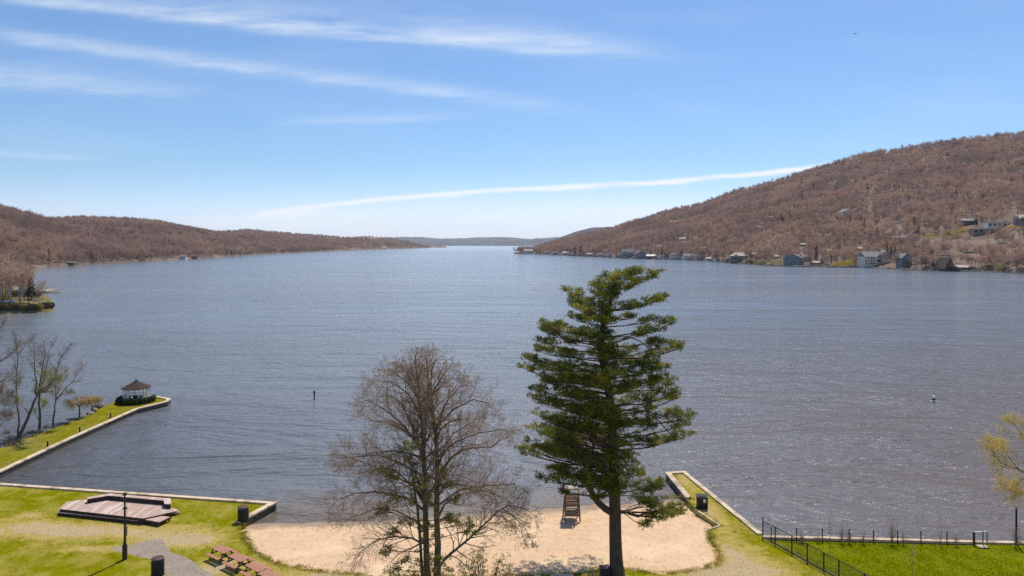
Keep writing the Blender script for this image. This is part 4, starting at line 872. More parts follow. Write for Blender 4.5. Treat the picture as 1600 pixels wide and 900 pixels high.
#@@P3
# ------------------------------------------------------------------ sea walls
def offs(pts, d, closed=False):
    o = []
    for i, p in enumerate(pts):
        ns = []
        for a, b in ((i - 1, i), (i, i + 1)):
            if a < 0 or b >= len(pts): continue
            v = Vector((pts[b][0] - pts[a][0], pts[b][1] - pts[a][1])).normalized(); ns.append(Vector((-v.y, v.x)))
        n = sum(ns, Vector((0, 0))) / len(ns); n = n / max(n.length_squared, .3)
        o.append((p[0] + n.x * d, p[1] + n.y * d))
    return o
def seawall(pts, w, label, cap=(0.60, 0.75), z0=-0.9, name='seawall', proud=.05, group=None):
    """pts run so that the land lies on the left"""
    c0 = pts[0]; P = [(x - c0[0], y - c0[1]) for x, y in pts]; t = thing(name, label, 'wall', (c0[0], c0[1], 0), 0, group)
    out_ = offs(P, -proud); inn = offs(P, w)
    # the cap is cast in lengths: a narrow joint every four metres
    m = MB(); L = 0
    for (a, b), (c, d) in zip(zip(out_, out_[1:]), zip(inn, inn[1:])):
        ln = math.dist(a, b); k = max(1, round(ln / 4.0)); g = .014 / max(ln, .1)
        for j in range(k):
            t0, t1 = j / k + g, (j + 1) / k - g; dz = R.uniform(-.008, .008)
            q = lambda s, e, t_: (s[0] + (e[0] - s[0]) * t_, s[1] + (e[1] - s[1]) * t_)
            m.prism([q(a, b, t0), q(a, b, t1), q(c, d, t1), q(c, d, t0)], cap[0], cap[1] + dz)
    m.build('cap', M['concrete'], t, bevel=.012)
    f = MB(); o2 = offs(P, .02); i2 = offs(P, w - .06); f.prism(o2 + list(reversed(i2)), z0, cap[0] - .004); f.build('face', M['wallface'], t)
    return t
seawall([LW2, LW1, (-21.9, 64.6)][0:2][::1], .55, 'short pale wing wall slanting from the left beach corner to the water', proud=.05)
seawall([LW1, LW0], .42, 'long straight pale seawall along the water behind the wooden stage')
seawall([PEN[0]] + [PEN[1], PEN[2], PEN[3], PEN[4], PEN[5], PEN[6], PEN[7]], .55, 'pale seawall round the grassy spit with the gazebo')
seawall([J1, J2], .42, 'long right wall of the grassy jetty, running to the fence corner')
seawall([J2, J3], .40, 'short end wall across the tip of the grassy jetty')
seawall([J3, J4], .50, 'thick pale left wall of the grassy jetty beside the beach')
seawall(list(reversed(RW[:3])), .35, 'low seawall behind the bright green lawn')
t = thing('beach_kerb', 'pale kerb between the beach and the grass right of the beach', 'kerb', (*wxy(1088, 797), 0)); mb = MB()
p0 = Vector((*wxy(1088, 797), 0)); p1 = Vector((*wxy(1125, 822), 0)) - p0; p2 = Vector((*wxy(1108, 827), 0)) - p0
mb.beam((0, 0, .52), (p1.x, p1.y, .52), .22, .3); mb.beam((p1.x, p1.y, .515), (p2.x, p2.y, .515), .2, .28); mb.build('kerb_stone', M['concrete'], t)
# ------------------------------------------------------------------ grass blades on the lawns
def inside(poly, x, y):
    r = np.zeros(x.shape, bool)
    for (x0, y0), (x1, y1) in zip(poly, poly[1:] + poly[:1]):
        c = (y0 > y) != (y1 > y); r ^= c & (x < (x1 - x0) * (y - y0) / (y1 - y0 + 1e-12) + x0)
    return r
def blades(name, label, poly, box, n, mat, h=.07, seed=1, exclude=None, zb=.6, clump=.5):
    g = np.random.default_rng(seed); x = g.uniform(box[0], box[1], n); y = g.uniform(box[2], box[3], n)
    k = inside(poly, x, y)
    for e in exclude or []: k &= ~inside(e, x, y)
    k &= (vnoise(x * 1.7, y * 1.7) + vnoise(x * .4, y * .4) + clump * g.random(n)) > -.05
    x = x[k]; y = y[k]; n = len(x); hh = h * g.uniform(.4, 1.3, n); a = g.uniform(0, 6.28, n); w = g.uniform(.008, .02, n); lx = g.normal(0, .4, n) * hh; ly = g.normal(0, .4, n) * hh
    A = np.stack([x - np.cos(a) * w, y - np.sin(a) * w, np.full(n, zb - .01)], 1); B = np.stack([x + np.cos(a) * w, y + np.sin(a) * w, np.full(n, zb - .01)], 1); C = np.stack([x + lx, y + ly, zb + hh], 1)
    o = mesh_np(name, np.stack([A, B, C], 1).reshape(-1, 3), np.arange(3 * n).reshape(-1, 3), mat); tag(o, label, kind='stuff'); return o
M['blade'] = material('grass_blades', (0.37, 0.34, 0.008), (0.22, 0.22, 0.006), .8, .8, trans=.4, c3=(0.52, 0.40, 0.11), s3=.35, spec=0)
M['blade2'] = material('green_blades', (0.27, 0.31, 0.004), (0.15, 0.185, 0.003), .9, .8, trans=.4, spec=0)
blades('lawn_grass', 'short yellow green grass of the park lawn', lawn, (-56, 24, 38, 74), 260000, M['lawn'], .055, 4, [path_pts])
blades('green_lawn_grass', 'thick bright green grass right of the fence', [(FX0[0] + .12, FX0[1] - .35), FX2, (60, FX2[1]), (60, 54)], (20, 50, 40, 57), 130000, M['lawn_green'], .07, 5, zb=.606, clump=1.2)
blades('spit_grass', 'short grass on the spit', PEN + PENB[:-3] + [(-66, 72), (-66, 69.7)], (-66, -50, 70, 112), 60000, M['spit'], .06, 6)

g = np.random.default_rng(12); bb = np.array(bch[:-8]); kk = g.integers(0, len(bb), 30000); ex = bb[kk, 0] + g.normal(0, .22, 30000); ey = bb[kk, 1] + g.normal(.05, .22, 30000); keep = (vnoise(ex * 2.3, ey * 2.3) + .5 * g.random(30000)) > .12; ex = ex[keep]; ey = ey[keep]; n = len(ex)
hh = g.uniform(.03, .12, n); a = g.uniform(0, 6.28, n); w_ = g.uniform(.01, .022, n); zz = np.full(n, .57)
mesh = np.stack([np.stack([ex - np.cos(a) * w_, ey - np.sin(a) * w_, zz], 1), np.stack([ex + np.cos(a) * w_, ey + np.sin(a) * w_, zz], 1), np.stack([ex + g.normal(0, .05, n), ey + g.normal(0, .05, n), zz + .03 + hh], 1)], 1).reshape(-1, 3)
tag(mesh_np('edge_grass', mesh, np.arange(3 * n).reshape(-1, 3), M['blade']), 'ragged grass along the rim of the sand', kind='stuff')
n = 1500; ex = g.uniform(-24, 18, n); ey = 50.5 + 12 * g.random(n) ** 1.6; wl_ = np.interp(ex, [-27, -18, -12, -4, 4, 8, 17, 24], [60.6, 61.3, 61.6, 62.8, 64.6, 65.6, 66.8, 67]); k2 = g.random(n) < .35; ey = np.where(k2, wl_ - 1.2 + g.normal(0, .18, n), ey); k3 = ey < wl_ - .4; ex = ex[k3]; ey = ey[k3]; wl_ = wl_[k3]; n = len(ex)
zz = .60 * (1 - np.clip((ey - 51) / (wl_ - 51), 0, 1) ** 1.3) + .012; s1 = g.uniform(.02, .09, n); a = g.uniform(0, 6.28, n); c1, c2 = np.cos(a) * s1, np.sin(a) * s1
v = np.stack([np.stack([ex - c1, ey - c2, zz], 1), np.stack([ex + c2 * .3, ey - c1 * .3, zz + .02], 1), np.stack([ex + c1, ey + c2, zz], 1), np.stack([ex - c2 * .3, ey + c1 * .3, zz + .015], 1)], 1).reshape(-1, 3)
tag(mesh_np('beach_litter', v, np.arange(4 * n).reshape(-1, 4), M['brush']), 'leaf and bark litter scattered on the sand', kind='stuff')

# ------------------------------------------------------------------ wooden stage
def zp(pts, z): return [gp(a, b, z)[:2] for a, b in pts]
zd = 1.15
st = thing('wooden_stage', 'low reddish brown wooden stage with a raised back ledge on the grass by the seawall', 'stage', (*gp(180, 795, .6)[:2], .6))
sx_, sy_ = st.location.x, st.location.y
def loc(pts): return [(x - sx_, y - sy_) for x, y in pts]
def ccw(p):
    a = sum(p[i][0] * p[(i + 1) % len(p)][1] - p[(i + 1) % len(p)][0] * p[i][1] for i in range(len(p))); return p if a > 0 else p[::-1]
deckp = ccw(loc(zp([(93, 795), (104, 784), (135, 780), (170, 777), (257, 783), (266, 783), (269, 800), (224, 810)], zd)))
# boards: the platform's outline cut into strips
m = MB(); m.prism(deckp, zd - .66, zd - .60 + .02); 
x0 = min(p[0] for p in deckp); x1 = max(p[0] for p in deckp); 
def span(poly, x):
    ys = []
    for (a, b), (c, d) in zip(poly, poly[1:] + poly[:1]):
        if (a - x) * (c - x) < 0: ys.append(b + (d - b) * (x - a) / (c - a))
    return (min(ys), max(ys)) if len(ys) >= 2 else None
bm_ = MB(); x = x0
while x < x1 - .02:
    a = span(deckp, x + .01); b = span(deckp, min(x + .135, x1 - .005))
    if a and b: zz = zd - .6 + R.uniform(-.002, .002); bm_.add([(x, a[0], zz), (x + .125, b[0], zz), (x + .125, b[1], zz), (x, a[1], zz), (x, a[0], zz - .03), (x + .125, b[0], zz - .03), (x + .125, b[1], zz - .03), (x, a[1], zz - .03)], [(0, 1, 2, 3), (7, 6, 5, 4), (0, 4, 5, 1), (1, 5, 6, 2), (2, 6, 7, 3), (3, 7, 4, 0)])
    x += .14
bm_.build('platform', M['deck'], st)
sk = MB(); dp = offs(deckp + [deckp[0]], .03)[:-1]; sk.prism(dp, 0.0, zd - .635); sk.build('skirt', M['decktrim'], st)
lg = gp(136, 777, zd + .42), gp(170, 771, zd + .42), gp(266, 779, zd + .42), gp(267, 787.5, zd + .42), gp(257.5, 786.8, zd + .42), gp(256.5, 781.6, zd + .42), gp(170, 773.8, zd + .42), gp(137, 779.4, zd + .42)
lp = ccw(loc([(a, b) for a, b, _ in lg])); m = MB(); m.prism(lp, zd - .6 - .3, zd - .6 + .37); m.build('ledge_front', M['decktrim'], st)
m = MB(); m.prism(ccw(offs(lp + [lp[0]], -.04)[:-1]), zd - .6 + .374, zd - .6 + .42); m.build('ledge_top', M['deck'], st)
fs_ = zp([(93, 796.5), (90, 800.5), (214, 813.5), (226, 811.5)], .6 + .30); fp = ccw(loc(fs_)); m = MB(); m.prism(ccw(offs(fp + [fp[0]], .03)[:-1]), 0, .255); m.build('step_riser', M['decktrim'], st)
m = MB(); m.prism(fp, .258, .30); m.build('step', M['deck'], st)
fl = zp([(224, 811.2), (252, 806), (266, 807.6), (249, 815.5)], .6 + .42); fp = ccw(loc(fl)); m = MB(); m.prism(fp, .36, .42); m.build('landing', M['deck'], st)
m = MB(); fq = offs(fp + [fp[0]], .05)[:-1]
for i in range(4): a, b = fq[i], fq[(i + 1) % 4]; m.beam((a[0], a[1], .26), (b[0], b[1], .26), .06, .18); m.box((a[0], a[1], .16), (.1, .1, .4))
m.build('landing_frame', M['decktrim'], st)
for k, (a, b, z) in enumerate((((269, 794), (276, 799.5), .38), ((271, 796), (280, 801.5), .19))):
    q = loc(zp([(a[0] - 1, a[1]), (a[0] + 7, a[1] + 1.6), (b[0] + 1, b[1] - 1), (b[0] - 7, b[1])], .6 + z)); m = MB(); m.prism(ccw(q), z - .19, z); m.build('stair_tread', M['pale_wood' if k else 'deck'], st)

# ------------------------------------------------------------------ lamp post without a lamp, bins, tables
x, y, z = gp(195, 874, .6)
t = thing('utility_post', 'slim dark brown post with small brackets and a square base box beside the path', 'post', (x, y, .6))
m = MB(); m.lathe((0, 0, 0), [(.085, 1.0), (.075, 3.0), (.06, 5.15), (.02, 5.2)], 10); m.build('pole', M['timber'], t, smooth=True)
m = MB(); m.prism([(.18 * math.cos(a) , .18 * math.sin(a)) for a in [math.pi / 8 + k * math.pi / 4 for k in range(8)]], 0, 1.12); m.prism([(.12 * math.cos(a) , .12 * math.sin(a)) for a in [math.pi / 8 + k * math.pi / 4 for k in range(8)]], 1.121, 1.30); m.build('base_box', M['timber'], t)
for zz in (3.95, 4.55, 5.0):
    m = MB(); m.box((0, 0, zz), (.30, .14, .10)); m.box((.13, 0, zz + .07), (.05, .05, .12)); m.build('bracket', M['timber'], t)
m = MB(); m.beam((.16, 0, 4.4), (.13, .0, 1.4), .018); m.box((.15, 0, 2.2), (.06, .06, .7)); m.build('cable', M['blackmetal'], t)
def bin_round(px, py, label, r=.43, h=1.02, group=None):
    x, y, z = gp(px, py, .6); t = thing('litter_bin', label, 'litter bin', (x, y, .6), .2, group)
    m = MB(); n = 20
    for k in range(n): a = 2 * math.pi * k / n; m.box((r * math.cos(a), r * math.sin(a), h / 2 + .05), (.035, 2 * math.pi * r / n * .82, h), a)
    m.build('slatted_body', M['binslat'], t)
    m = MB(); m.lathe((0, 0, 0), [(r * .92, .06), (r * .92, h * .98)], 20); m.build('liner', M['blackmetal'], t)
    m = MB()
    for zz in (.12, h * .5, h): m.lathe((0, 0, zz), [(r + .03, -.03), (r + .03, .03)], 20)
    m.build('hoop', M['blackmetal'], t)
    for k in range(4): a = k * math.pi / 2 + .5; m = MB(); m.box((r * .9 * math.cos(a), r * .9 * math.sin(a), h + .12), (.05, .05, .24)); m.build('lid_post', M['blackmetal'], t)
    m = MB(); m.lathe((0, 0, h + .24), [(r + .02, 0), (r + .03, .05), (r * .8, .10), (.15, .12)], 20); m.build('lid', M['binlid'], t, smooth=False)
    return t
bin_round(380, 814.5, 'round black litter bin with brown lid at the seawall corner by the beach', .44, 1.0)
bin_round(246.5, 898.5, 'round black litter bin at the gravel path, cut by the bottom edge', .42, .98)
x, y, z = gp(1097, 793, .6); t = thing('litter_bin', 'square dark litter bin with a white notice on its side, on the jetty grass', 'litter bin', (x, y, .6), -.15)
m = MB()
for s in (-1, 1):
    for k in range(6): m.box((-.375 + k * .15, s * .42, .53), (.125, .035, .94)); m.box((s * .42, -.375 + k * .15, .53), (.035, .125, .94))
m.build('slatted_body', M['binslat'], t); m = MB(); m.box((0, 0, .52), (.79, .79, .9)); m.build('liner', M['blackmetal'], t)
m = MB(); m.box((0, 0, 1.06), (.95, .95, .07)); m.box((0, 0, 1.12), (.6, .6, .05)); m.build('lid', M['binslat'], t)
for a, b in ((-1, -1), (1, -1), (1, 1), (-1, 1)): m = MB(); m.box((a * .43, b * .43, .56), (.07, .07, 1.12)); m.build('corner_post', M['blackmetal'], t)
m = MB(); m.box((.17, -.447, .78), (.24, .012, .30)); m.build('notice', M['white'], t)

def picnic_table():
    t = thing('picnic_table', '', 'picnic table', (0, 0, .6)); L = 1.7
    m = MB()
    for k in range(5): m.box((0, -.30 + k * .15, .755), (L, .138, .04))
    m.build('tabletop', M['tabletop'], t)
    for s in (-1, 1):
        m = MB()
        for k in range(2): m.box((0, s * (.66 + k * .145), .45), (L, .135, .04))
        m.build('bench_seat', M['tabletop'], t)
    for s in (-1, 1):
        m = MB(); xx = s * .68
        m.beam((xx, -.28, .73), (xx, -.62, .02), .07, .07); m.beam((xx, .28, .73), (xx, .62, .02), .07, .07); m.beam((xx, -.8, .405), (xx, .8, .405), .06, .08); m.beam((xx, -.34, .71), (xx, .34, .71), .06, .06)
        m.beam((xx, 0, .42), (xx - s * .4, 0, .72), .05, .05); m.build('leg_frame', M['blackmetal'], t)
    return t
tabs = [((346.5, 862.5), 'red brown picnic table at the far upper left end of the slanting row'), ((372.5, 875.3), 'red brown picnic table, second from the upper left end of the slanting row'),
        ((400, 890.5), 'red brown picnic table, third from the upper left end of the slanting row'), ((420.5, 903), 'red brown picnic table at the lower right end, mostly cut by the photo edge')]
tp = picnic_table()
for k, ((px, py), lab) in enumerate(tabs):
    o = tp if k == 0 else copy_tree(tp)
    # table top centre is 0.75 m above the ground at this pixel
    x, y, _ = gp(px, py, .6); yy_ = F * (H - 1.35) / (py - 4.5 - HOR); xx_ = (px - 800) * yy_ / F
    o.location = (xx_, yy_, .6); o.rotation_euler = (0, 0, math.atan2(-.98, 1.3) + R.uniform(-.03, .03)); o['label'] = lab; o['group'] = 'picnic tables in a slanting row'

# ------------------------------------------------------------------ lifeguard chair (seen from behind, it faces the water)
x, y, z = gp(894.5, 811, .52); w2 = .60
lc = thing('lifeguard_chair', 'tall weathered wooden lifeguard chair on the sand left of the pine, facing the water', 'lifeguard chair', (x, y, .5), .03)
for s in (-1, 1):
    m = MB(); m.beam((s * (w2 + .08), -.05, -.2), (s * (w2 - .02), .35, 2.05), .11, .11); m.build('back_leg', M['oldwood'], lc)
    m = MB(); m.beam((s * (w2 + .08), 1.55, -.35), (s * (w2 - .02), 1.05, 1.75), .11, .11); m.build('front_leg', M['oldwood'], lc)
    m = MB(); m.beam((s * (w2 + .02), .1, .55), (s * (w2 + .02), 1.42, .55), .06, .12); m.beam((s * w2, .28, 1.42), (s * w2, 1.15, 1.42), .06, .12); m.beam((s * (w2 + .03), .05, .1), (s * (w2), 1.2, 1.35), .05, .10); m.build('side_brace', M['oldwood'], lc)
    m = MB(); m.beam((s * (w2 - .02), .33, 1.7), (s * (w2 - .02), .12, 2.62), .09, .09); m.build('back_post', M['oldwood'], lc)
    m = MB(); m.box((s * (w2 - .02), .72, 1.88), (.12, .85, .05)); m.build('armrest', M['oldwood'], lc)
for zz, yy2 in ((.32, .05), (.72, .12), (1.12, .18)): m = MB(); m.box((0, yy2, zz), (1.22, .05, .14)); m.build('rung', M['oldwood'], lc)
for zz, yy2 in ((.35, 1.48), (.75, 1.36), (1.1, 1.28)): m = MB(); m.box((0, yy2, zz), (1.2, .06, .13)); m.build('rung', M['oldwood'], lc)
m = MB()
for k in range(5): m.box((0, .38 + k * .16, 1.50), (1.16, .145, .04))
m.build('seat', M['oldwood'], lc)
m = MB()
for k in range(7): m.beam((-.48 + k * .16, .36, 1.62), (-.48 + k * .16, .22, 2.15), .12, .03)
m.beam((-.6, .25, 2.12), (.6, .25, 2.12), .05, .1); m.beam((-.6, .36, 1.66), (.6, .36, 1.66), .05, .1); m.build('backrest', M['oldwood'], lc)
m = MB()
for k in range(4): m.box((0, 1.25 + k * .15, .95), (1.1, .135, .04))
m.build('footrest', M['oldwood'], lc)
m = MB(); m.beam((-.62, .1, 2.62), (.62, .1, 2.62), .08, .1); m.box((0, .45, 2.70), (1.0, .85, .045)); m.build('sunshade', M['pale_wood'], lc)
m = MB(); m.box((0, .75, .30), (1.02, .55, .50)); m.build('storage_box', M['roofgrey'], lc)
# ------------------------------------------------------------------ gazebo on the spit
gx_, gy_, _ = gp(213, 627.5, .6); gz = thing('gazebo', 'small octagonal white gazebo with brown shingle roof and cupola at the end of the spit', 'gazebo', (gx_, gy_, .6), .25)
def ngon(r, n=8, ph=math.pi / 8): return [(r * math.cos(ph + 2 * math.pi * k / n), r * math.sin(ph + 2 * math.pi * k / n)) for k in range(n)]
m = MB(); m.prism(ngon(1.95), -.1, .34); m.build('floor', M['stonewall'], gz)
for k, (a, b) in enumerate(ngon(1.75)):
    m = MB(); m.box((a, b, 1.3), (.13, .13, 1.95), math.pi / 8 + k * math.pi / 4); m.build('post', M['white'], gz)
q = ngon(1.75)
for k in range(8):
    a, b = q[k], q[(k + 1) % 8]
    m = MB(); m.beam((*a, 2.16), (*b, 2.16), .07, .2); m.build('header', M['white'], gz)
    if k in (5,): continue
    m = MB(); m.beam((*a, 1.16), (*b, 1.16), .07, .07); m.beam((*a, .5), (*b, .5), .05, .06)
    for j in range(1, 8): xx, yy2 = a[0] + (b[0] - a[0]) * j / 8, a[1] + (b[1] - a[1]) * j / 8; m.box((xx, yy2, .83), (.04, .04, .62))
    m.build('railing', M['white'], gz)
m = MB(); r0 = ngon(2.12); n8 = len(r0)
m.add([(a, b, 2.22) for a, b in r0] + [(a * .16, b * .16, 3.12) for a, b in r0] + [(a, b, 2.14) for a, b in r0], [(k, (k + 1) % 8, 8 + (k + 1) % 8, 8 + k) for k in range(8)] + [(16 + k, 16 + (k + 1) % 8, (k + 1) % 8, k) for k in range(8)] + [tuple(range(15, 7, -1))[::-1]] + [tuple(range(23, 15, -1))])
rf = m.build('roof', M['rooforange'], gz)
m = MB(); m.prism(ngon(.24), 3.10, 3.46); m.build('cupola', M['greywall'], rf)
m = MB(); c8 = ngon(.36); m.add([(a, b, 3.46) for a, b in c8] + [(0, 0, 3.74)], [(k, (k + 1) % 8, 8) for k in range(8)] + [tuple(range(7, -1, -1))]); m.build('cupola_roof', M['bluewall'], rf)
m = MB(); m.box((0, .9, .75), (1.6, .4, .08)); m.box((-1.0, .1, .75), (.4, 1.4, .08)); m.box((0, .9, .55), (1.4, .1, .36)); m.box((-1.0, .1, .55), (.1, 1.2, .36)); m.build('bench', M['oldwood'], gz)
# clipped hedges round it
def hedge(name, label, pts, r, h, n, mat, cat='hedge', size=.13, z0=.6, stems=True, group=None, kern=True):
    c0 = pts[0]; t = thing(name, label, cat, (c0[0], c0[1], z0), 0, group); C = []; ns = []
    for (a, b), (c, d) in zip(pts, pts[1:]):
        k = max(1, int(math.hypot(c - a, d - b) / (r * .8)))
        for j in range(k + 1):
            tt_ = j / k; hh = h * R.uniform(.85, 1.12); C.append(((a + (c - a) * tt_ - c0[0], b + (d - b) * tt_ - c0[1], hh * .5), (r * R.uniform(.85, 1.1), r * R.uniform(.85, 1.1), hh * .55))); ns.append(n)
    v, f = leaf_arrays(C, ns, size, up=.3, aspect=.7); v[:, 2] = np.maximum(v[:, 2], 0.0); o = mesh_np('foliage', v, f, mat, t)
    T = Tubes()
    for (c, rad) in C:
        for j in range(5): a = R.uniform(0, 6.28); T.add([(c[0], c[1], -.05), (c[0] + math.cos(a) * rad[0] * .3, c[1] + math.sin(a) * rad[1] * .3, h * .4), (c[0] + math.cos(a) * rad[0] * .8, c[1] + math.sin(a) * rad[1] * .8, h * R.uniform(.5, .95))], [.03, .02, .006], 3)
    T.build('stems', M['bark_dark'], t); return t
def arc(r, a0, a1, n=7): return [(gx_ + r * math.cos(math.radians(a0 + (a1 - a0) * k / n)), gy_ + r * math.sin(math.radians(a0 + (a1 - a0) * k / n))) for k in range(n + 1)]
hedge('clipped_hedge', 'dark clipped hedge curving round the left side of the gazebo', arc(2.45, 165, 248), .42, .85, 420, M['hedge'])
hedge('clipped_hedge', 'longer green hedge curving round the right front of the gazebo', arc(2.5, 268, 372), .48, .95, 420, M['hedge'])
# stones and low posts on the spit
for k, (px, py, s, lab) in enumerate([(141, 647, .5, 'grey boulder on the spit edge right of the small weeping trees, nearest of three'), (147, 641, .45, 'pale boulder on the spit edge, middle of three'), (154, 636.5, .65, 'dark boulder on the spit edge, farthest of three')]):
    x, y, z = gp(px, py, .6); g_ = np.random.default_rng(k); m = MB(); m.lathe((0, 0, 0), [(s * .9, -.1), (s * 1.05, s * .25), (s * .8, s * .6), (s * .35, s * .8)], 9)
    m.v = [(a * (1 + g_.uniform(-.15, .15)), b * (1 + g_.uniform(-.15, .15)), c * (1 + g_.uniform(-.1, .1))) for a, b, c in m.v]
    o = m.build('boulder', M['rock'] if k != 2 else M['wallface'], None); o.location = (x, y, .6); tag(o, lab, 'boulder', 'boulders on the spit')
for k, (px, py, w_) in enumerate([(77, 699, 'nearest'), (127, 676, 'middle'), (175, 654, 'farthest')]):
    x, y, z = gp(px, py, .6); m = MB(); m.lathe((0, 0, 0), [(.09, 0), (.09, .62), (.11, .66), (.05, .74)], 8); o = m.build('bollard', M['blackmetal'], None); o.location = (x - .2, y, .6); tag(o, 'short dark bollard beside the spit wall, %s of three' % w_, 'bollard', 'bollards on the spit')
# channel pole, buoy, bird
x, y, z = gp(491, 624.5, 0); m = MB(); m.lathe((0, 0, 0), [(.10, -1), (.10, .9), (.16, .95), (.16, 1.35), (.05, 1.45)], 8); o = m.build('marker_pole', M['blackmetal'], None); o.location = (x, y, 0); tag(o, 'thin dark marker pole standing in the water left of the bare tree', 'marker')
x, y, z = gp(1459, 628, 0); t = thing('buoy', 'small white buoy with a dark band floating alone on the right', 'buoy', (x, y, 0))
m = MB(); m.lathe((0, 0, 0), [(.25, -.3), (.42, -.02), (.42, .16), (.30, .24), (.26, .30)], 14); m.build('float', M['white'], t, smooth=True)
m = MB(); m.lathe((0, 0, 0), [(.26, .301), (.26, .55)], 14); m.build('band', M['blackmetal'], t); m = MB(); m.lathe((0, 0, 0), [(.26, .552), (.24, .85), (.12, 1.0)], 14); m.build('top', M['white'], t, smooth=True)
m = MB(); x, y, z = pz(1337, 53, 160); m.add([(0, -.35, 0), (.08, 0, .05), (0, .3, 0), (-.08, 0, .05), (0, 0, -.08), (.75, .1, .22), (.7, -.12, .2), (-.75, .1, .22), (-.7, -.12, .2), (0, .15, .06), (0, -.12, .06)], [(0, 1, 3), (1, 2, 3), (0, 4, 1), (1, 4, 2), (2, 4, 3), (3, 4, 0), (9, 10, 6, 5), (10, 9, 7, 8)])
o = m.build('bird', M['blackmetal'], None); o.location = (x, y, z); tag(o, 'tiny dark bird gliding high in the blue sky', 'bird')
# box and slab by the pine
x, y, z = gp(945, 901, .6); t = thing('utility_box', 'squat dark box standing left of the pine trunk', 'box', (x, y, .6), .1)
m = MB(); m.box((0, 0, .34), (.68, .6, .68)); m.build('cabinet', M['timber'], t, bevel=.02); m = MB(); m.box((0, 0, .71), (.74, .66, .05)); m.build('lid', M['binlid'], t)
x, y, z = gp(878, 901, .6); m = MB(); m.box((0, 0, .05), (1.7, .6, .12)); o = m.build('stone_slab', M['concrete'], None); o.location = (x, y, .56); tag(o, 'flat pale slab in the pine shade at the bottom edge', 'slab')
# ------------------------------------------------------------------ fences on the right
def post(x, y, h, parent, name='fence_post', r=.035):
    m = MB(); m.lathe((x, y, 0), [(r, -.05), (r, h), (r * .4, h + .05)], 8); return m.build(name, M['blackmetal'], parent)
A = Vector((FX0[0], FX0[1], 0)); D = Vector((fdir[0], fdir[1], 0)).normalized()
t = thing('chain_link_fence', 'black chain link fence running from the seawall corner towards the lower edge', 'fence', (A.x, A.y, .6))
def along(px, py): x, y = wxy(px, py); return max(0, (Vector((x, y, 0)) - A).dot(D))
ds = [0, along(1209, 850), along(1228, 866), along(1247, 880.5), along(1268, 896), along(1288, 910)]; ds.append(ds[-1] + 2.2); ds.append(ds[-1] + 2.2); ds.append(ds[-1] + 2.2)
for k, d_ in enumerate(ds): post(D.x * d_, D.y * d_, 1.62 if k == 0 else 1.35, t, r=.05)
m = MB(); m.beam(D * ds[0] + Vector((0, 0, 1.34)), D * ds[-1] + Vector((0, 0, 1.34)), .045, .045); m.build('top_rail', M['blackmetal'], t)
T = Tubes(); Lf = ds[-1]; hh = 1.3; x = -hh
while x < Lf:
    a = max(0, x); b = min(Lf, x + hh)
    T.add([(D.x * a, D.y * a, a - x), (D.x * b, D.y * b, b - x)], [.0038, .0038], 3); T.add([(D.x * a, D.y * a, hh - (a - x)), (D.x * b, D.y * b, hh - (b - x))], [.0038, .0038], 3); x += .085
T.build('wire_mesh', M['wire'], t)
m = MB(); m.beam(D * ds[0] + Vector((0, 0, .02)), D * ds[-1] + Vector((0, 0, .02)), .16, .10); m.build('footing', M['wallface'], t)
bx, by = RW[0][0], RW[0][1] - .55
t = thing('wire_fence', 'low wire fence with thin dark posts along the top of the right seawall', 'fence', (bx, by, .6))
e0 = Vector((RW[1][0] - RW[0][0], RW[1][1] - RW[0][1], 0)).normalized()
PX_ = [1205, 1244.6, 1285, 1326.8, 1365, 1402.6, 1439, 1479.6, 1520.7]
pts_ = []
for px in PX_:
    s = 0; x_ = None
    u = (px - 800) / F; s = (u * by - bx) / (e0.x - u * e0.y); pts_.append(s); post(e0.x * s, e0.y * s, 1.02, t, r=.042)
T = Tubes()
for zz in (.12, .42, .72, .98): T.add([(e0.x * pts_[0], e0.y * pts_[0], zz), (e0.x * pts_[-1], e0.y * pts_[-1], zz)], [.008, .008], 3)
n_ = int((pts_[-1] - pts_[0]) / .15)
for k in range(n_): s = pts_[0] + k * .15; T.add([(e0.x * s, e0.y * s, .05), (e0.x * s, e0.y * s, .98)], [.004, .004], 3)
T.build('wires', M['wire'], t)
m = MB(); m.beam(e0 * pts_[0] + Vector((0, 0, .03)), e0 * pts_[-1] + Vector((0, 0, .03)), .12, .12); m.build('bottom_board', M['wallface'], t)
def at_px(px): u = (px - 800) / F; s = (u * by - bx) / (e0.x - u * e0.y); return (bx + e0.x * s, by + e0.y * s)
x, y = at_px(1521.5); x2, y2 = at_px(1541); t = thing('garden_gate', 'small pale topped metal gate in the low fence near the right end', 'gate', (x, y - .1, .6), math.atan2(y2 - y, x2 - x)); wg = math.hypot(x2 - x, y2 - y)
for xx in (0, wg, wg - .32): m = MB(); m.lathe((xx, 0, 0), [(.045, 0), (.045, 1.2 if xx else 1.05)], 8); m.build('gate_post', M['blackmetal'] if xx == 0 else M['bluewall'], t)
m = MB(); m.beam((0, 0, 1.08), (wg, 0, 1.16), .06, .06); m.build('top_bar', M['white'], t)
T = Tubes()
for k in range(9): T.add([(wg * (k + .5) / 9, 0, .1), (wg * (k + .5) / 9, 0, 1.05)], [.006, .006], 3)
T.build('bars', M['wire'], t)
m = MB(); m.box((wg * .5, -.25, .04), (wg * .8, .5, .06)); m.build('threshold', M['concrete'], t)
x, y = wxy(1588, 850); t = thing('tall_post', 'tall black post standing alone on the green lawn at the right edge', 'post', (x, y, .6))
m = MB(); m.lathe((0, 0, 0), [(.075, -.05), (.065, 2.95), (.02, 3.0)], 10); m.build('pole', M['blackmetal'], t, smooth=True); m = MB(); m.beam((0, 0, .25), (.9, -.35, .0), .05); m.build('stay', M['blackmetal'], t)
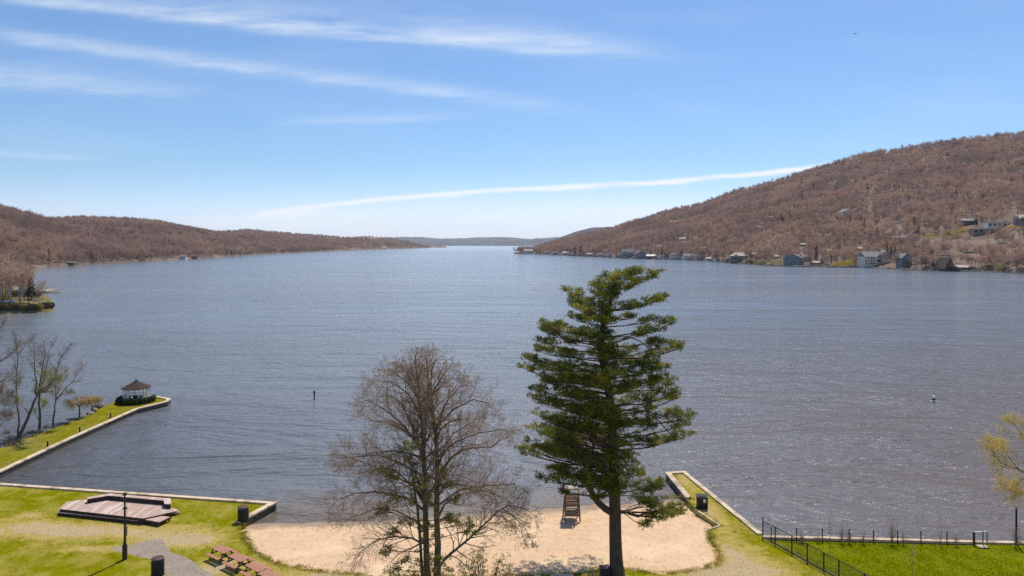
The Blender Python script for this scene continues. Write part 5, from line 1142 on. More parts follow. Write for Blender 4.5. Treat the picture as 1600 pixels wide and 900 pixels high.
# ------------------------------------------------------------------ the white pine
def vpx(px, py, Y, dY=0.0):
    """point seen at this place of the photo at depth Y, then moved dY deeper keeping its real height and offset"""
    x, y, z = pz(px, py, Y); return Vector((x, y + dY, z))
YP = gp(964, 899, .6)[1]; prng = random.Random(77)
pine = thing('pine_tree', 'tall dark green white pine with a straight bare lower trunk, right of the middle', 'tree', (*gp(964, 899, .6)[:2], .6))
PO = Vector(pine.location)
tr = [(965, 903, .62), (964, 893, .54), (962.5, 870, .48), (961.5, 840, .45), (961, 800, .43), (959.5, 750, .38), (958, 700, .355), (956, 660, .33), (952.5, 620, .30), (947, 590, .27), (941.5, 565, .25), (938.5, 540, .22), (941, 515, .19), (947, 493, .16), (953, 475, .14), (958, 455, .10), (964, 435, .06), (969, 420, .03)]
T = Tubes(); T.add([vpx(a, b, YP) - PO for a, b, r in tr], [r for _, _, r in tr], 14)
def trunk_at(py):
    for (a, b, r), (c, d, r2) in zip(tr, tr[1:]):
        if d <= py <= b: t_ = (b - py) / (b - d); return vpx(a + (c - a) * t_, py, YP), r + (r2 - r) * t_
    return vpx(969, 420, YP), .03
PADS = [(969,430,34,8,0),(952,440,26,10,-1),(947,449,26,12,.8),(1008,437,22,6,.6),(1022,428,10,7,0),(985,425,20,6,-.8),(898,456,15,7,.3),(917,481,30,8,-1),(912,472,26,7,.8),(961,454,20,12,1),(940,462,18,10,-1.2),(975,447,22,8,-.6),(1003,473,32,5.5,0),(1030,467,16,5,.4),(985,478,16,4,-.8),(978,497,18,3,.6),(1013,500,17,4,0),(1044,503,13,7,-.4),(1018,515,22,5,.2),(998,520,14,4,-.6),
(861,508,18,8,0),(886,512,26,7,-1.2),(910,500,20,7,1),(858,519,14,5,.8),(939,500,16,8,1),(935,515,17,9,-1.4),(945,485,12,8,-.8),(1035,537,22,5.5,0),(1056,544,14,8,.3),(1018,530,12,4,-.8),(1030,553,14,4,.6),(856,534,20,6,0),(875,547,32,7,-1),(898,537,22,6,1.4),(862,552,26,6,.8),(829,559,12,5,0),(827,578,14,6,.4),(855,568,28,7,-.8),(870,578,30,7,.6),(890,563,22,6,-1.8),(893,556,14,5,1.8),
(932,576,15,20,-2.6),(976,552,28,6,1.2),(1003,564,32,7,0),(1030,576,19,4,.5),(990,575,26,5,-1.6),(970,566,20,7,1.8),(945,548,15,8,2),(898,590,36,7,-1.2),(880,598,26,6,1),(915,602,24,6,1.8),(959,603,20,8,-1.5),(990,592,28,7,-.9),(1003,603,24,6,1.2),(1035,600,24,9,0),(1045,612,16,7,-.5),(844,608,14,4,0),(860,600,16,4,.8),(1052,624,10,4,.3),(849,622,24,6,0),(862,634,20,5,.6),(880,626,22,5,-1.2),(910,615,36,6,-1.8),(922,627,30,6,1.3),(896,640,22,5,.4),
(859,657,12,5,0),(885,654,26,6,-1),(915,658,34,7,1),(935,648,26,6,-2),(983,650,26,8,-1.5),(990,664,28,8,.8),(975,638,20,6,2),(1013,664,14,6,-.4),(1010,686,16,5,0),(1026,694,14,6,.3),(1010,642,16,4,.6),(1043,646,22,6,0),(1071,650,16,9,.2),(1055,660,16,6,-.6),(1064,681,17,8,0),(1045,690,10,5,.5),
(824,705,15,7,0),(849,692,26,8,-.8),(842,708,24,7,.8),(873,686,20,7,1.4),(890,702,30,7,-1.4),(880,716,26,7,.6),(905,678,22,5,1.4),(915,712,26,8,-1),(860,747,20,5,0),(875,738,16,5,.8),(881,766,7,5,0),(898,733,26,8,-1.2),(905,748,26,8,.8),(925,730,26,9,1.6),(937,744,28,9,-1.6),(930,760,20,7,.4),(960,748,22,8,-1.8),(958,764,22,7,1),(981,733,20,6,-.8),(995,742,12,5,.4),(1013,757,26,5,0),(1000,764,20,5,-1),(1030,760,12,4,.3),
(1020,783,15,4,-.4),(1044,793,34,5.5,0),(1062,798,20,4,.3),(1030,799,22,5,-.6),(1013,788,9,4,.4),(1010,820,9,3.5,0),(1035,808,16,3,.2),(1003,782,6,3,0)]
extra = []
for py in range(462, 770, 16):       # branches that reach towards and away from the camera, seen as the inner mass
    hw = np.interp(py, [440, 480, 540, 600, 660, 700, 740, 770], [22, 40, 72, 88, 85, 80, 62, 48])
    for s in (-1, 1):
        cxp = np.interp(py, [440, 500, 560, 640, 760], [958, 938, 935, 945, 945]); extra.append((cxp + prng.uniform(-.45, .40) * hw, py + prng.uniform(-6, 6), hw * prng.uniform(.22, .32), prng.uniform(6, 9), s * hw * .0472 * prng.uniform(.35, .95)))
for k in range(26):      # the crown is fullest on the left
    py = prng.uniform(470, 760) if k < 22 else prng.uniform(540, 700); le = np.interp(py, [455, 480, 508, 550, 578, 600, 622, 657, 703, 747, 765], [890, 885, 848, 840, 826, 842, 834, 852, 822, 848, 880]); re_ = np.interp(py, [435, 470, 503, 545, 575, 603, 650, 690, 757], [1020, 1020, 1040, 1050, 1040, 1050, 1070, 1050, 1020])
    px = prng.uniform(le + 20, 948) if k < 22 else prng.uniform(965, re_ - 18); extra.append((px, py, prng.uniform(13, 24), prng.uniform(7, 11), prng.uniform(-2.4, 2.4)))
for k in range(16):      # long boughs on the far side; they throw the shadow that lies on the sand
    extra.append((prng.uniform(855, 985), prng.uniform(668, 752), prng.uniform(20, 30), 7, prng.uniform(3.4, 6.4)))
sc_ = YP / F
C = []; N_ = []; TW = Tubes()
for (px, py, rx, ry, dy) in PADS + extra:
    c = vpx(px, py, YP, dy) - PO; rxm = rx * sc_ * 1.10; rzm = ry * sc_ * 1.22; rym = max(.6, min(1.9, rxm * 1.0))
    # branch from the trunk to the pad and on along its underside
    side = 1 if px > 948 else -1
    if py > 775 and px > 985: bp, br = vpx(971, 800, YP), .14
    else:
        d_ = abs(px - 950); bp, br = trunk_at(min(815, max(430, py + 5 + d_ * prng.uniform(.05, .22))))
    bp = bp - PO; L = (c - bp).length; r0 = min(br * .5, .018 + L * .011)
    mid = bp.lerp(c, .5) + Vector((0, 0, -.05 * L + prng.uniform(-.1, .1))); e = c + Vector((side * rxm * .7, 0, rzm * .2))
    q = bp.lerp(c, .25) + Vector((0, 0, -.02 * L)); w_ = bp.lerp(c, .8) + Vector((0, 0, -.03 * L - rzm * .4))
    T.add([bp, q, mid, w_, c + Vector((0, 0, -rzm * .35)), e], [r0, r0 * .85, r0 * .68, r0 * .5, r0 * .35, .012], 6)
    for k in range(int(5 + rxm * 6)):    # twigs
        a = prng.uniform(0, 6.28); s0 = (w_ if k % 2 else mid.lerp(c, prng.random())); ee = c + Vector((math.cos(a) * rxm * .85, math.sin(a) * rym * .85, prng.uniform(-.3, .5) * rzm))
        T.add([s0, s0.lerp(ee, .5) + Vector((0, 0, -.06)), ee], [.022, .014, .006], 3)
    # sub clumps make the pad's edge lobed, tips turned up
    vol = rxm * rym * max(rzm, .15)
    for k in range(int(7 + vol * 9 + rxm * 10)):
        a = prng.uniform(0, 6.28); rr2 = prng.random() ** .5; tip = rr2 > .6
        C.append(((c.x + math.cos(a) * rxm * rr2, c.y + math.sin(a) * rym * rr2, c.z + rzm * (prng.uniform(-.55, .85) * (1 - .45 * rr2) + (.25 if tip else 0)) + .16 * rxm * rr2 * math.cos(a) * side), (prng.uniform(.22, .42), prng.uniform(.22, .42), prng.uniform(.12, .22))))
bo = T.build('trunk', M['bark_pine'], pine)
for pts2 in ([(955, 800, .26), (945, 794, .25), (936, 786, .235), (927, 775, .22), (922, 762, .20), (922, 745, .17), (925, 722, .13), (926, 700, .09), (929, 680, .04)], [(968, 799, .15), (978, 799, .12), (988, 803, .11), (997, 806, .10), (1006, 802, .06), (1030, 797, .03)], [(952, 698, .17), (940, 694, .14), (930, 684, .12), (924, 668, .08), (921, 655, .04)], [(958, 694, .09), (968, 690, .07), (980, 682, .055), (1000, 684, .04)], [(955, 650, .09), (975, 640, .07), (1010, 642, .05), (1045, 652, .03)], [(1010, 643, .05), (1030, 658, .04), (1045, 676, .03), (1060, 686, .015)], [(940, 560, .08), (960, 535, .07), (985, 527, .055), (1000, 533, .04), (1015, 545, .025)]):
    bl = Tubes(); bl.add([vpx(a, b, YP, -.12 + .01 * k) - PO for k, (a, b, r) in enumerate(pts2)], [r for _, _, r in pts2], 9); bl.build('large_limb', M['bark_pine'], pine)
# needle tufts: each a spray of narrow blades
g = np.random.default_rng(8); P_ = []
for c, rad in C:
    k = 16; q = g.normal(size=(k, 3)); q /= np.linalg.norm(q, axis=1, keepdims=True); q *= g.random((k, 1)) ** .4; P_.append(np.array(c) + q * np.array(rad))
P_ = np.concatenate(P_); nb = 8; B0 = np.repeat(P_, nb, 0); k = len(B0)
ax = (P_ - np.array(tuple(Vector((0, 0, 10))))); ax[:, 2] = 0; ax /= np.linalg.norm(ax, axis=1, keepdims=True) + 1e-6
D = g.normal(size=(k, 3)) * .62; D += np.repeat(ax, nb, 0) * .45; D[:, 2] += .55; D /= np.linalg.norm(D, axis=1, keepdims=True)
sdv = np.cross(D, g.normal(size=(k, 3))); sdv /= np.linalg.norm(sdv, axis=1, keepdims=True); L = g.uniform(.11, .21, (k, 1)); w_ = g.uniform(.009, .017, (k, 1))
v = np.stack([B0 - sdv * w_, B0 + sdv * w_, B0 + D * L], 1).reshape(-1, 3); mesh_np('needles', v, np.arange(3 * k).reshape(-1, 3), M['needles'], pine)

# ------------------------------------------------------------------ the big bare tree on the beach edge
YB = 47.0; rb = random.Random(21)
bt = thing('bare_tree', 'large bare spreading tree with pinkish twigs left of the pine, several upright stems', 'tree', (*gp(674, 934, .6)[:2], .6)); BO = Vector(bt.location)
LIMBS = [([(668, 940), (668, 900), (666, 858), (664, 773), (662, 710), (660, 668), (655, 626), (651, 583), (649, 556)], .30, .03, 0, 0),
 ([(680, 940), (682, 900), (683, 858), (681, 773), (681, 723), (679, 676), (668, 625), (665, 585), (663, 560)], .32, .03, .3, .8),
 ([(680, 690), (677, 650), (674, 604), (676, 575), (684, 556)], .12, .02, .3, -1.2), ([(668, 640), (678, 610), (690, 590), (705, 574)], .08, .015, .2, 1.2),
 ([(679, 680), (688, 650), (700, 626), (716, 610), (735, 601)], .10, .015, 0, 1.5), ([(655, 600), (640, 578), (624, 562)], .06, .012, 0, -1.), ([(657, 632), (646, 605), (632, 586), (616, 576)], .07, .012, 0, 1.3),
 ([(661, 705), (650, 685), (641, 650), (630, 625), (612, 612), (590, 612)], .11, .012, 0, -1.4), ([(661, 700), (648, 690), (625, 672), (600, 665), (575, 662), (558, 655)], .10, .012, 0, 1.2),
 ([(663, 715), (645, 706), (620, 698), (590, 698), (560, 702), (540, 700)], .09, .012, 0, -2.2), ([(664, 785), (645, 760), (618, 750), (592, 740), (562, 730), (535, 722), (518, 724)], .11, .012, 0, 1.6),
 ([(665, 800), (648, 782), (622, 770), (590, 762), (560, 762), (535, 770), (522, 784)], .10, .012, 0, -1.6), ([(665, 828), (645, 812), (620, 800), (592, 797), (565, 806), (540, 815), (528, 818)], .09, .012, 0, .6),
 ([(666, 850), (645, 838), (620, 833), (592, 836), (570, 850), (558, 872)], .09, .012, 0, -1.4),
 ([(681, 690), (690, 668), (705, 655), (725, 650), (745, 649), (760, 644)], .09, .012, 0, -1.3), ([(681, 770), (688, 742), (703, 718), (722, 705), (745, 703), (768, 703), (782, 692), (795, 688)], .13, .012, 0, .9),
 ([(682, 780), (693, 760), (712, 752), (735, 752), (757, 752), (778, 762), (795, 769)], .09, .012, 0, -1.8), ([(682, 812), (694, 790), (715, 778), (738, 775), (760, 776), (785, 786), (802, 800)], .09, .012, 0, 1.5),
 ([(683, 890), (694, 872), (706, 860), (720, 848), (735, 835), (748, 822), (760, 810), (772, 797), (786, 786), (800, 781), (820, 785), (838, 798)], .13, .012, -.2, -1.0),
 ([(772, 797), (785, 800), (800, 812), (815, 828), (825, 850)], .045, .010, -.9, .4), ([(786, 786), (802, 795), (820, 812), (834, 835)], .04, .01, -1, -.6), ([(748, 822), (765, 812), (785, 815), (800, 830)], .035, .01, -.9, .8),
 ([(656, 645), (638, 618), (612, 600), (585, 598), (572, 606)], .07, .012, 0, 1.0), ([(652, 622), (634, 592), (612, 576), (600, 578)], .06, .012, 0, -.8), ([(668, 625), (690, 602), (712, 588), (728, 588)], .06, .012, 0, -.9),
 ([(684, 665), (710, 638), (740, 622), (762, 626), (772, 634)], .08, .012, 0, -.8), ([(662, 705), (632, 668), (600, 642), (572, 628), (556, 634)], .09, .012, 0, .7), ([(683, 715), (712, 690), (750, 674), (785, 668), (800, 676)], .08, .012, 0, -.6), ([(663, 745), (630, 726), (590, 712), (550, 716), (528, 730)], .08, .012, 0, .4), ([(684, 790), (720, 765), (760, 760), (800, 758), (822, 770)], .08, .012, 0, .4),
 ([(655, 850), (640, 860), (620, 872), (600, 893)], .07, .012, 0, .8), ([(665, 740), (655, 715), (650, 690), (640, 675), (620, 645), (600, 636)], .08, .012, 0, 2.6), ([(681, 740), (692, 705), (705, 685), (730, 672), (755, 672)], .08, .012, 0, 2.4),
 ([(666, 800), (672, 770), (690, 730), (720, 722), (750, 728)], .08, .012, 0, -3.4), ([(664, 790), (650, 755), (625, 722), (600, 715), (575, 722)], .08, .012, 0, -3.2), ([(664, 700), (668, 660), (672, 620), (668, 590)], .08, .012, 0, -2.4), ([(664, 700), (655, 660), (645, 620), (640, 595)], .08, .012, 0, 2.6)]
trT = Tubes(); twT = Tubes()
PT = dict(n=[5, 5, 4, 3], taper=[.2, .3, .35, .5], wob=[.08, .14, .2, .25], up=[.05, .05, .05, .06], sides=[6, 4, 3, 3], nc=[8, 7, 5, 0], t0=.15, ang=[.8, .75, .7, .7], len=[.5, .5, .52, .5], rr=[.45, .5, .55, .5], rmin=.0055)
for li, (pts, r0, r1, d0, d1) in enumerate(LIMBS):
    n = len(pts); P3 = [vpx(a, b, YB, d0 + d1 * (i / (n - 1))) - BO for i, (a, b) in enumerate(pts)]
    # smooth by inserting mid points with a little wobble
    Q = []
    for a, b in zip(P3, P3[1:]): Q += [a, a.lerp(b, .5) + Vector((rb.gauss(0, .03), rb.gauss(0, .04), rb.gauss(0, .03)))]
    Q.append(P3[-1]); m_ = len(Q); rad = [r0 + (r1 - r0) * (i / (m_ - 1)) ** .8 for i in range(m_)]
    trT.add(Q, rad, 9 if r0 > .2 else 6)
    L = sum((b - a).length for a, b in zip(Q, Q[1:]))
    PP = dict(PT); PP['rel'] = True
    side_shoots([twT], Q, rad, min(L, 5.5), 0, dict(PP, nc=[int(6 + L * 2.6), 8, 7, 0], len=[.42, .56, .55, .5], up=[.04, .05, .05, .04], wob=[.09, .13, .18, .25]), rb, t0=.35 if r0 > .2 else .15)
trT.build('trunk', M['bark_grey'], bt); twT.build('twigs', M['twig_pink'], bt)
# fine buds at the ends give the crown its rosy haze
v0, _ = twT.arrays(); g = np.random.default_rng(2); pick = v0[g.integers(0, len(v0), 60000)]; pick = pick[pick[:, 2] > 3.0]
C1 = pick; k = len(C1); a = g.normal(size=(k, 3)); a /= np.linalg.norm(a, axis=1, keepdims=True); b = np.cross(a, g.normal(size=(k, 3))); b /= np.linalg.norm(b, axis=1, keepdims=True)
s = g.uniform(.012, .032, (k, 1)); v = np.stack([C1 - a * s, C1 + b * s * .5, C1 + a * s, C1 - b * s * .5], 1).reshape(-1, 3)
M['buds'] = material('rosy_buds', (0.52, 0.33, 0.20), (0.38, 0.23, 0.14), 2, .8, trans=.3); mesh_np('buds', v, np.arange(4 * k).reshape(-1, 4), M['buds'], bt)

# young tree with olive brown leaves growing through it
YO = 45.6; ot = thing('young_tree', 'slender young tree with olive brown leaves growing in front of the bare tree', 'tree', (*gp(664, 945, .6)[:2], .6)); OO = Vector(ot.location)
T = Tubes(); T.add([vpx(a, b, YO) - OO for a, b in [(662, 955), (660, 900), (657, 850), (653, 800), (647, 762), (643, 735), (640, 712), (636, 692)]], [.12, .11, .10, .085, .065, .05, .03, .012], 7)
OL = [(632, 700, 22, 12), (645, 690, 12, 6), (615, 730, 18, 9), (648, 724, 14, 8), (610, 752, 10, 7), (628, 770, 18, 8), (662, 752, 16, 10), (625, 790, 24, 9), (600, 800, 10, 7), (668, 786, 16, 9), (640, 812, 18, 7), (694, 742, 10, 8), (705, 800, 18, 9), (722, 815, 16, 9), (712, 782, 14, 6), (690, 820, 16, 9), (666, 820, 14, 10), (615, 832, 12, 6), (636, 870, 20, 8), (618, 880, 12, 9), (628, 895, 16, 8), (668, 850, 20, 12), (685, 872, 20, 12), (662, 884, 22, 14), (690, 900, 20, 10), (655, 905, 20, 10), (606, 848, 8, 5), (735, 832, 10, 5), (700, 760, 10, 7)]
C = []; N_ = []
for (px, py, rx, ry) in OL:
    dy = rb.uniform(-1.1, 1.1); c = vpx(px, py, YO, dy) - OO; s_ = YO / F
    bx_ = np.interp(py, [692, 735, 800, 900], [636, 643, 653, 660]); bp = vpx(bx_, min(py + 14, 940), YO) - OO
    T.add([bp, bp.lerp(c, .5) + Vector((0, 0, -.05)), c], [.035, .022, .012], 4)
    for k in range(9):
        e = c + Vector((rb.uniform(-1, 1) * rx * s_, rb.uniform(-.6, .6), rb.uniform(-1, 1) * ry * s_)); T.add([bp.lerp(c, .7), c.lerp(e, .5), e], [.012, .008, .005], 3)
        C.append((tuple(e), (.24, .24, .16))); N_.append(52)
    C.append((tuple(c), (rx * s_, .5, ry * s_))); N_.append(int(rx * ry * .8))
T.build('stem', M['bark_dark'], ot); v, f = leaf_arrays(C, N_, .10, aspect=.6); mesh_np('leaves', v, f, M['olive'], ot)
# leafy bush at the bottom edge
t = thing('leafy_bush', 'loose leafy bush with upright stems at the bottom edge right of the bare tree', 'bush', (*gp(755, 935, .6)[:2], .6)); O2 = Vector(t.location); YQ = O2.y; T = Tubes(); C = []; N_ = []
for k in range(30):
    px = rb.uniform(712, 802); top = 862 + abs(px - 755) * .35 + rb.uniform(-6, 16); 
    if k < 3: px, top = [(754, 853), (747, 862), (786, 862)][k]
    a = vpx(755 + (px - 755) * .35, 938, YQ, rb.uniform(-.4, .4)) - O2; e = vpx(px, top, YQ, rb.uniform(-1, 1)) - O2
    a.z = max(a.z, -.05)
    T.add([a, a.lerp(e, .5) + Vector((rb.uniform(-.1, .1), 0, .1)), e], [.03, .018, .006], 4)
    for j in range(12): q = a.lerp(e, .2 + .8 * (j + rb.random()) / 12) + Vector((rb.uniform(-.3, .3), rb.uniform(-.3, .3), rb.uniform(-.1, .1))); C.append((tuple(q), (.14, .14, .10))); N_.append(12)
T.build('stems', M['bark_dark'], t); v, f = leaf_arrays(C, N_, .10, aspect=.55, up=.3); mesh_np('leaves', v, f, M['olive'], t)

# ------------------------------------------------------------------ bare trees on the spit, left
def bare(name, label, base, limbs, Y, seed, tw='twig_grey', bark='bark_dark', group=None, density=1.0, buds=None, cat='tree', rmin=.008, lsc=.36, Lmax=4.5):
    rg = random.Random(seed); t = thing(name, label, cat, (base[0], base[1], base[2]), 0, group); O = Vector(base); A_ = Tubes(); B_ = Tubes()
    for pts, r0, r1, d0, d1 in limbs:
        n = len(pts); Q = []; P3 = [vpx(a, b, Y, d0 + d1 * i / (n - 1)) - O for i, (a, b) in enumerate(pts)]
        for a, b in zip(P3, P3[1:]): Q += [a, a.lerp(b, .5) + Vector((rg.gauss(0, .04), rg.gauss(0, .05), rg.gauss(0, .04)))]
        Q.append(P3[-1]); m_ = len(Q); rad = [.8 * (r0 + (r1 - r0) * (i / (m_ - 1)) ** .7) for i in range(m_)]; A_.add(Q, rad, 7)
        L = sum((b - a).length for a, b in zip(Q, Q[1:]))
        side_shoots([B_], Q, rad, min(L, Lmax), 0, dict(PT, nc=[int((4 + L * 2.0) * density), int(7 * density), int(5 * density), 0], len=[lsc, .55, .55, .5], rmin=rmin, up=[.1, .1, .08, .05]), rg, t0=.4)
    A_.build('trunk', M[bark], t); o = B_.build('twigs', M[tw], t)
    if buds:
        mat, n_, sz, zmin, zmax = buds; v0, _ = B_.arrays(); g = np.random.default_rng(seed); c = v0[g.integers(0, len(v0), n_)]; c = c[(c[:, 2] > zmin) & (c[:, 2] < zmax)]; k = len(c)
        c = c + g.normal(size=(k, 3)) * .12; a = g.normal(size=(k, 3)); a /= np.linalg.norm(a, axis=1, keepdims=True); b = np.cross(a, g.normal(size=(k, 3))); b /= np.linalg.norm(b, axis=1, keepdims=True)
        s = sz * g.uniform(.5, 1.3, (k, 1)); mesh_np('leaves', np.stack([c - a * s, c + b * s * .6, c + a * s, c - b * s * .6], 1).reshape(-1, 3), np.arange(4 * k).reshape(-1, 4), M[mat], t)
    return t
# photo columns/rows from the enlargement of the left edge (4.5 px per photo px)
def cc(l): return [(a / 4.5, 500 + b / 4.5) for a, b in l]
b1 = gp(29, 684, .6)
bare('bare_tree', 'leaning dark bare tree with forked trunk at the near end of the spit', b1, [
    (cc([(125, 828), (165, 745), (195, 660), (215, 590), (240, 520), (300, 500), (345, 420), (375, 300), (405, 240), (450, 185)]), .30, .02, 0, 1.5), (cc([(128, 825), (140, 720), (130, 600), (127, 480), (130, 400), (150, 250), (145, 170), (135, 100)]), .17, .02, 0, -.8),
    (cc([(235, 530), (235, 430), (215, 330), (205, 240), (200, 150)]), .14, .015, .4, .6), (cc([(130, 390), (90, 340), (60, 335)]), .05, .012, 0, 1), (cc([(150, 240), (185, 170), (215, 110)]), .06, .012, -.5, 1),
    (cc([(245, 520), (330, 470), (400, 420), (440, 400)]), .10, .012, .3, -1.2), (cc([(200, 655), (165, 590), (145, 530)]), .07, .012, 0, -1)], b1[1], 31, buds=('budgreen', 20000, .034, 3.0, 8.5), density=1.15)
b2 = gp(60, 673, .6)
bare('bare_tree', 'straight dark bare tree in the middle of the spit group, with pale green buds', b2, [
    (cc([(275, 770), (278, 680), (268, 600), (262, 500), (275, 400), (285, 320), (295, 240), (285, 150)]), .26, .02, 0, .6), (cc([(268, 590), (300, 500), (340, 400), (375, 300), (400, 230)]), .12, .015, 0, -1.6),
    (cc([(270, 330), (262, 270), (240, 200)]), .06, .012, .3, 1), (cc([(276, 660), (320, 600), (350, 560)]), .06, .012, 0, -.8), (cc([(274, 700), (235, 660), (215, 645)]), .06, .012, 0, .8), (cc([(290, 270), (330, 210), (350, 140)]), .06, .012, .4, .6)], b2[1], 32, buds=('budgreen', 19000, .034, 2.5, 8.0), density=1.1)
b3 = gp(82, 665.5, .6)
bare('bare_tree', 'smaller bare tree with pinkish twigs at the right end of the spit group', b3, [
    (cc([(372, 745), (385, 640), (392, 560), (390, 470), (400, 400)]), .18, .02, 0, 0), (cc([(392, 560), (440, 500), (500, 440), (530, 370), (545, 330)]), .10, .012, 0, .9), (cc([(400, 545), (470, 510), (540, 490)]), .06, .012, 0, -.9),
    (cc([(392, 520), (450, 430), (480, 340)]), .07, .012, .2, -.6), (cc([(390, 480), (350, 420), (340, 350)]), .06, .012, 0, .6)], b3[1], 33, tw='twig_pink', buds=('budgreen', 4000, .03, 4.0, 8.0), density=1.2)
b4 = (-60.2, 76, .6)
bare('bare_tree', 'bare tree mostly cut off by the left edge, its dark limbs reaching in', b4, [
    ([(-52, 695), (-48, 640), (-40, 600)], .32, .26, 0, 0), ([(-40, 600), (-15, 575), (5, 560), (18, 548), (26, 540)], .16, .015, 0, .6), ([(-40, 605), (-15, 604), (2, 596), (14, 590), (24, 585)], .12, .015, 0, -.6),
    ([(-40, 600), (-20, 550), (-8, 520), (2, 500)], .16, .015, 0, .5), ([(-44, 620), (-20, 615), (-2, 612), (10, 625)], .12, .015, 0, .8), ([(-40, 600), (-45, 540), (-50, 500)], .2, .02, 0, .4)], 76.0, 34, tw='twig_grey', density=1.0)
b5 = gp(-14, 690, .6)
bare('flowering_tree', 'rosy brown twiggy small tree at the left edge below the bare limbs', b5, [
    ([(-14, 708), (-12, 670), (-10, 640)], .14, .08, 0, 0), ([(-12, 670), (0, 645), (8, 630), (12, 615)], .06, .012, 0, .5), ([(-12, 675), (3, 662), (14, 650), (20, 645)], .06, .012, 0, -.5), ([(-12, 665), (-8, 630), (-2, 605)], .06, .012, 0, .4), ([(-12, 680), (2, 678), (12, 676)], .05, .01, 0, .3)], b5[1], 35, tw='twig_pink', density=1.5, buds=('buds', 9000, .03, .8, 9))
# weeping small trees
def weeping(px, py, top, w, label, seed):
    rg = random.Random(seed); b = gp(px, py, .6); Y = b[1]; t = thing('weeping_tree', label, 'tree', b, 0, 'small weeping trees on the spit'); h = (py - top) * Y / F; W_ = w * Y / F; A_ = Tubes(); B_ = Tubes()
    A_.add([(0, 0, -.1), (.03, 0, h * .3), (-.02, 0, h * .55)], [.12, .10, .08], 7)
    for k in range(9):
        a = k * 2.4; l = W_ * rg.uniform(.6, 1.0); P3 = [Vector((0, 0, h * .5)), Vector((math.cos(a) * l * .4, math.sin(a) * l * .4, h * .82)), Vector((math.cos(a) * l * .8, math.sin(a) * l * .8, h * rg.uniform(.9, 1.0)))]
        A_.add(P3, [.05, .03, .015], 4)
        for j in range(60):
            q = P3[rg.choice((1, 1, 2, 2, 2))].lerp(P3[1 if j % 2 else 2], rg.random()) + Vector((rg.gauss(0, .15), rg.gauss(0, .15), rg.gauss(.05, .06))); d = Vector((math.cos(a) + rg.gauss(0, .6), math.sin(a) + rg.gauss(0, .6), 0)).normalized(); dr = rg.uniform(.3, .8) * h * .6
            B_.add([q, q + d * .25 + Vector((0, 0, .04)), q + d * .42 + Vector((0, 0, -dr * .4)), q + d * .48 + Vector((0, 0, -dr))], [.013, .012, .010, .006], 3)
    A_.build('trunk', M['bark_dark'], t); B_.build('twigs', M['twig_willow'], t)
weeping(124, 651, 622, 22, 'nearer and wider of the two small golden weeping trees on the spit', 41)
weeping(143.5, 643, 620, 13, 'farther and smaller of the two golden weeping trees, beside the boulders', 42)
# golden tree at the right edge
b6 = (41.5, 51.5, .6)
bare('golden_tree', 'tree with golden spring leaves reaching in from the right edge above the lawn', b6, [
    ([(1652, 905), (1655, 850), (1650, 790), (1645, 740), (1640, 690)], .26, .12, 0, 0), ([(1650, 800), (1625, 770), (1600, 738), (1580, 728), (1560, 722), (1548, 706), (1541, 695)], .12, .012, 0, -.5), ([(1585, 730), (1572, 712), (1565, 700), (1560, 690)], .05, .01, -.4, .6),
    ([(1645, 740), (1625, 715), (1612, 695), (1600, 675), (1592, 662)], .10, .012, 0, .8), ([(1650, 810), (1630, 790), (1610, 775), (1590, 772), (1578, 766)], .09, .012, 0, .6), ([(1640, 700), (1635, 660), (1625, 640)], .1, .012, 0, .3), ([(1605, 742), (1595, 755), (1592, 775)], .04, .01, 0, .5)], 51.5, 36, tw='twig_grey', bark='bark_dark', buds=('budgold', 26000, .034, 1, 30), density=1.0, rmin=.006, lsc=.46, Lmax=4.2)

# ------------------------------------------------------------------ shrubs along the right wall
def shrub(px, top, label, n=14, w=8, mat='twig_grey', seed=0, leaves=None, cat='shrub', name='shrub', dy=-.35):
    rg = random.Random(seed); x, y = at_px(px); y += dy; h = (HOR + F * (H - .6) / y - top) * y / F; t = thing(name, label, cat, (x, y, .6)); B_ = Tubes()
    for k in range(n):
        a = rg.uniform(0, 6.28); rr_ = w * y / F * rg.uniform(.1, 1); e = Vector((math.cos(a) * rr_, math.sin(a) * rr_ * .6, h * rg.uniform(.5, 1)))
        if k == 0: e = Vector((0, 0, h))
        grow([B_], Vector((0, 0, -.05)), e, e.length, .010 if k else .022, 1, dict(PT, nc=[0, 7, 4, 0], len=[.4, .35, .5, .5], rmin=.003, wob=[.1, .07, .15, .2]), rg)
    B_.build('twigs', M[mat], t)
    if leaves: v, f = leaf_arrays([((0, 0, h * .4), (w * y / F * .8, .3, h * .4))], [leaves[1]], .07); mesh_np('leaves', v, f, M[leaves[0]], t)
shrub(1293, 800, 'pale bare sapling by the low wire fence near the fence corner', 3, 4, 'twig_grey', 1, cat='sapling', name='sapling')
for k, (px, top, w, n, lab) in enumerate([(1250, 826, 12, 16, 'low brown weeds right of the fence corner'), (1275, 829, 9, 12, 'low weeds left of the pale sapling'), (1312, 818, 8, 12, 'thin bare shrub right of the pale sapling'), (1324, 822, 7, 10, 'thin bare shrub at the third fence post from the corner'),
    (1345, 828, 9, 10, 'low bare shrub between the third and fourth fence posts'), (1390, 812, 9, 16, 'brown bare shrub left of the middle fence post'), (1408, 828, 6, 8, 'small dark weeds just right of the middle fence post'), (1490, 829, 5, 8, 'small weeds left of the garden gate')]):
    shrub(px, top, lab, n, w, 'twig_pink', 10 + k, leaves=('brush', 40))
shrub(1465, 805, 'rosy bare shrub with a rounded crown by the low fence left of the gate', 6, 9, 'twig_pink', 30)
shrub(1582, 818, 'brown bare shrub by the seawall just left of the tall black post', 12, 8, 'twig_grey', 31)
x, y = wxy(1425, 905); t = thing('sapling', 'very thin leafless sapling with faint green buds standing in the green lawn', 'sapling', (x, y, .6)); rg = random.Random(9); B_ = Tubes()
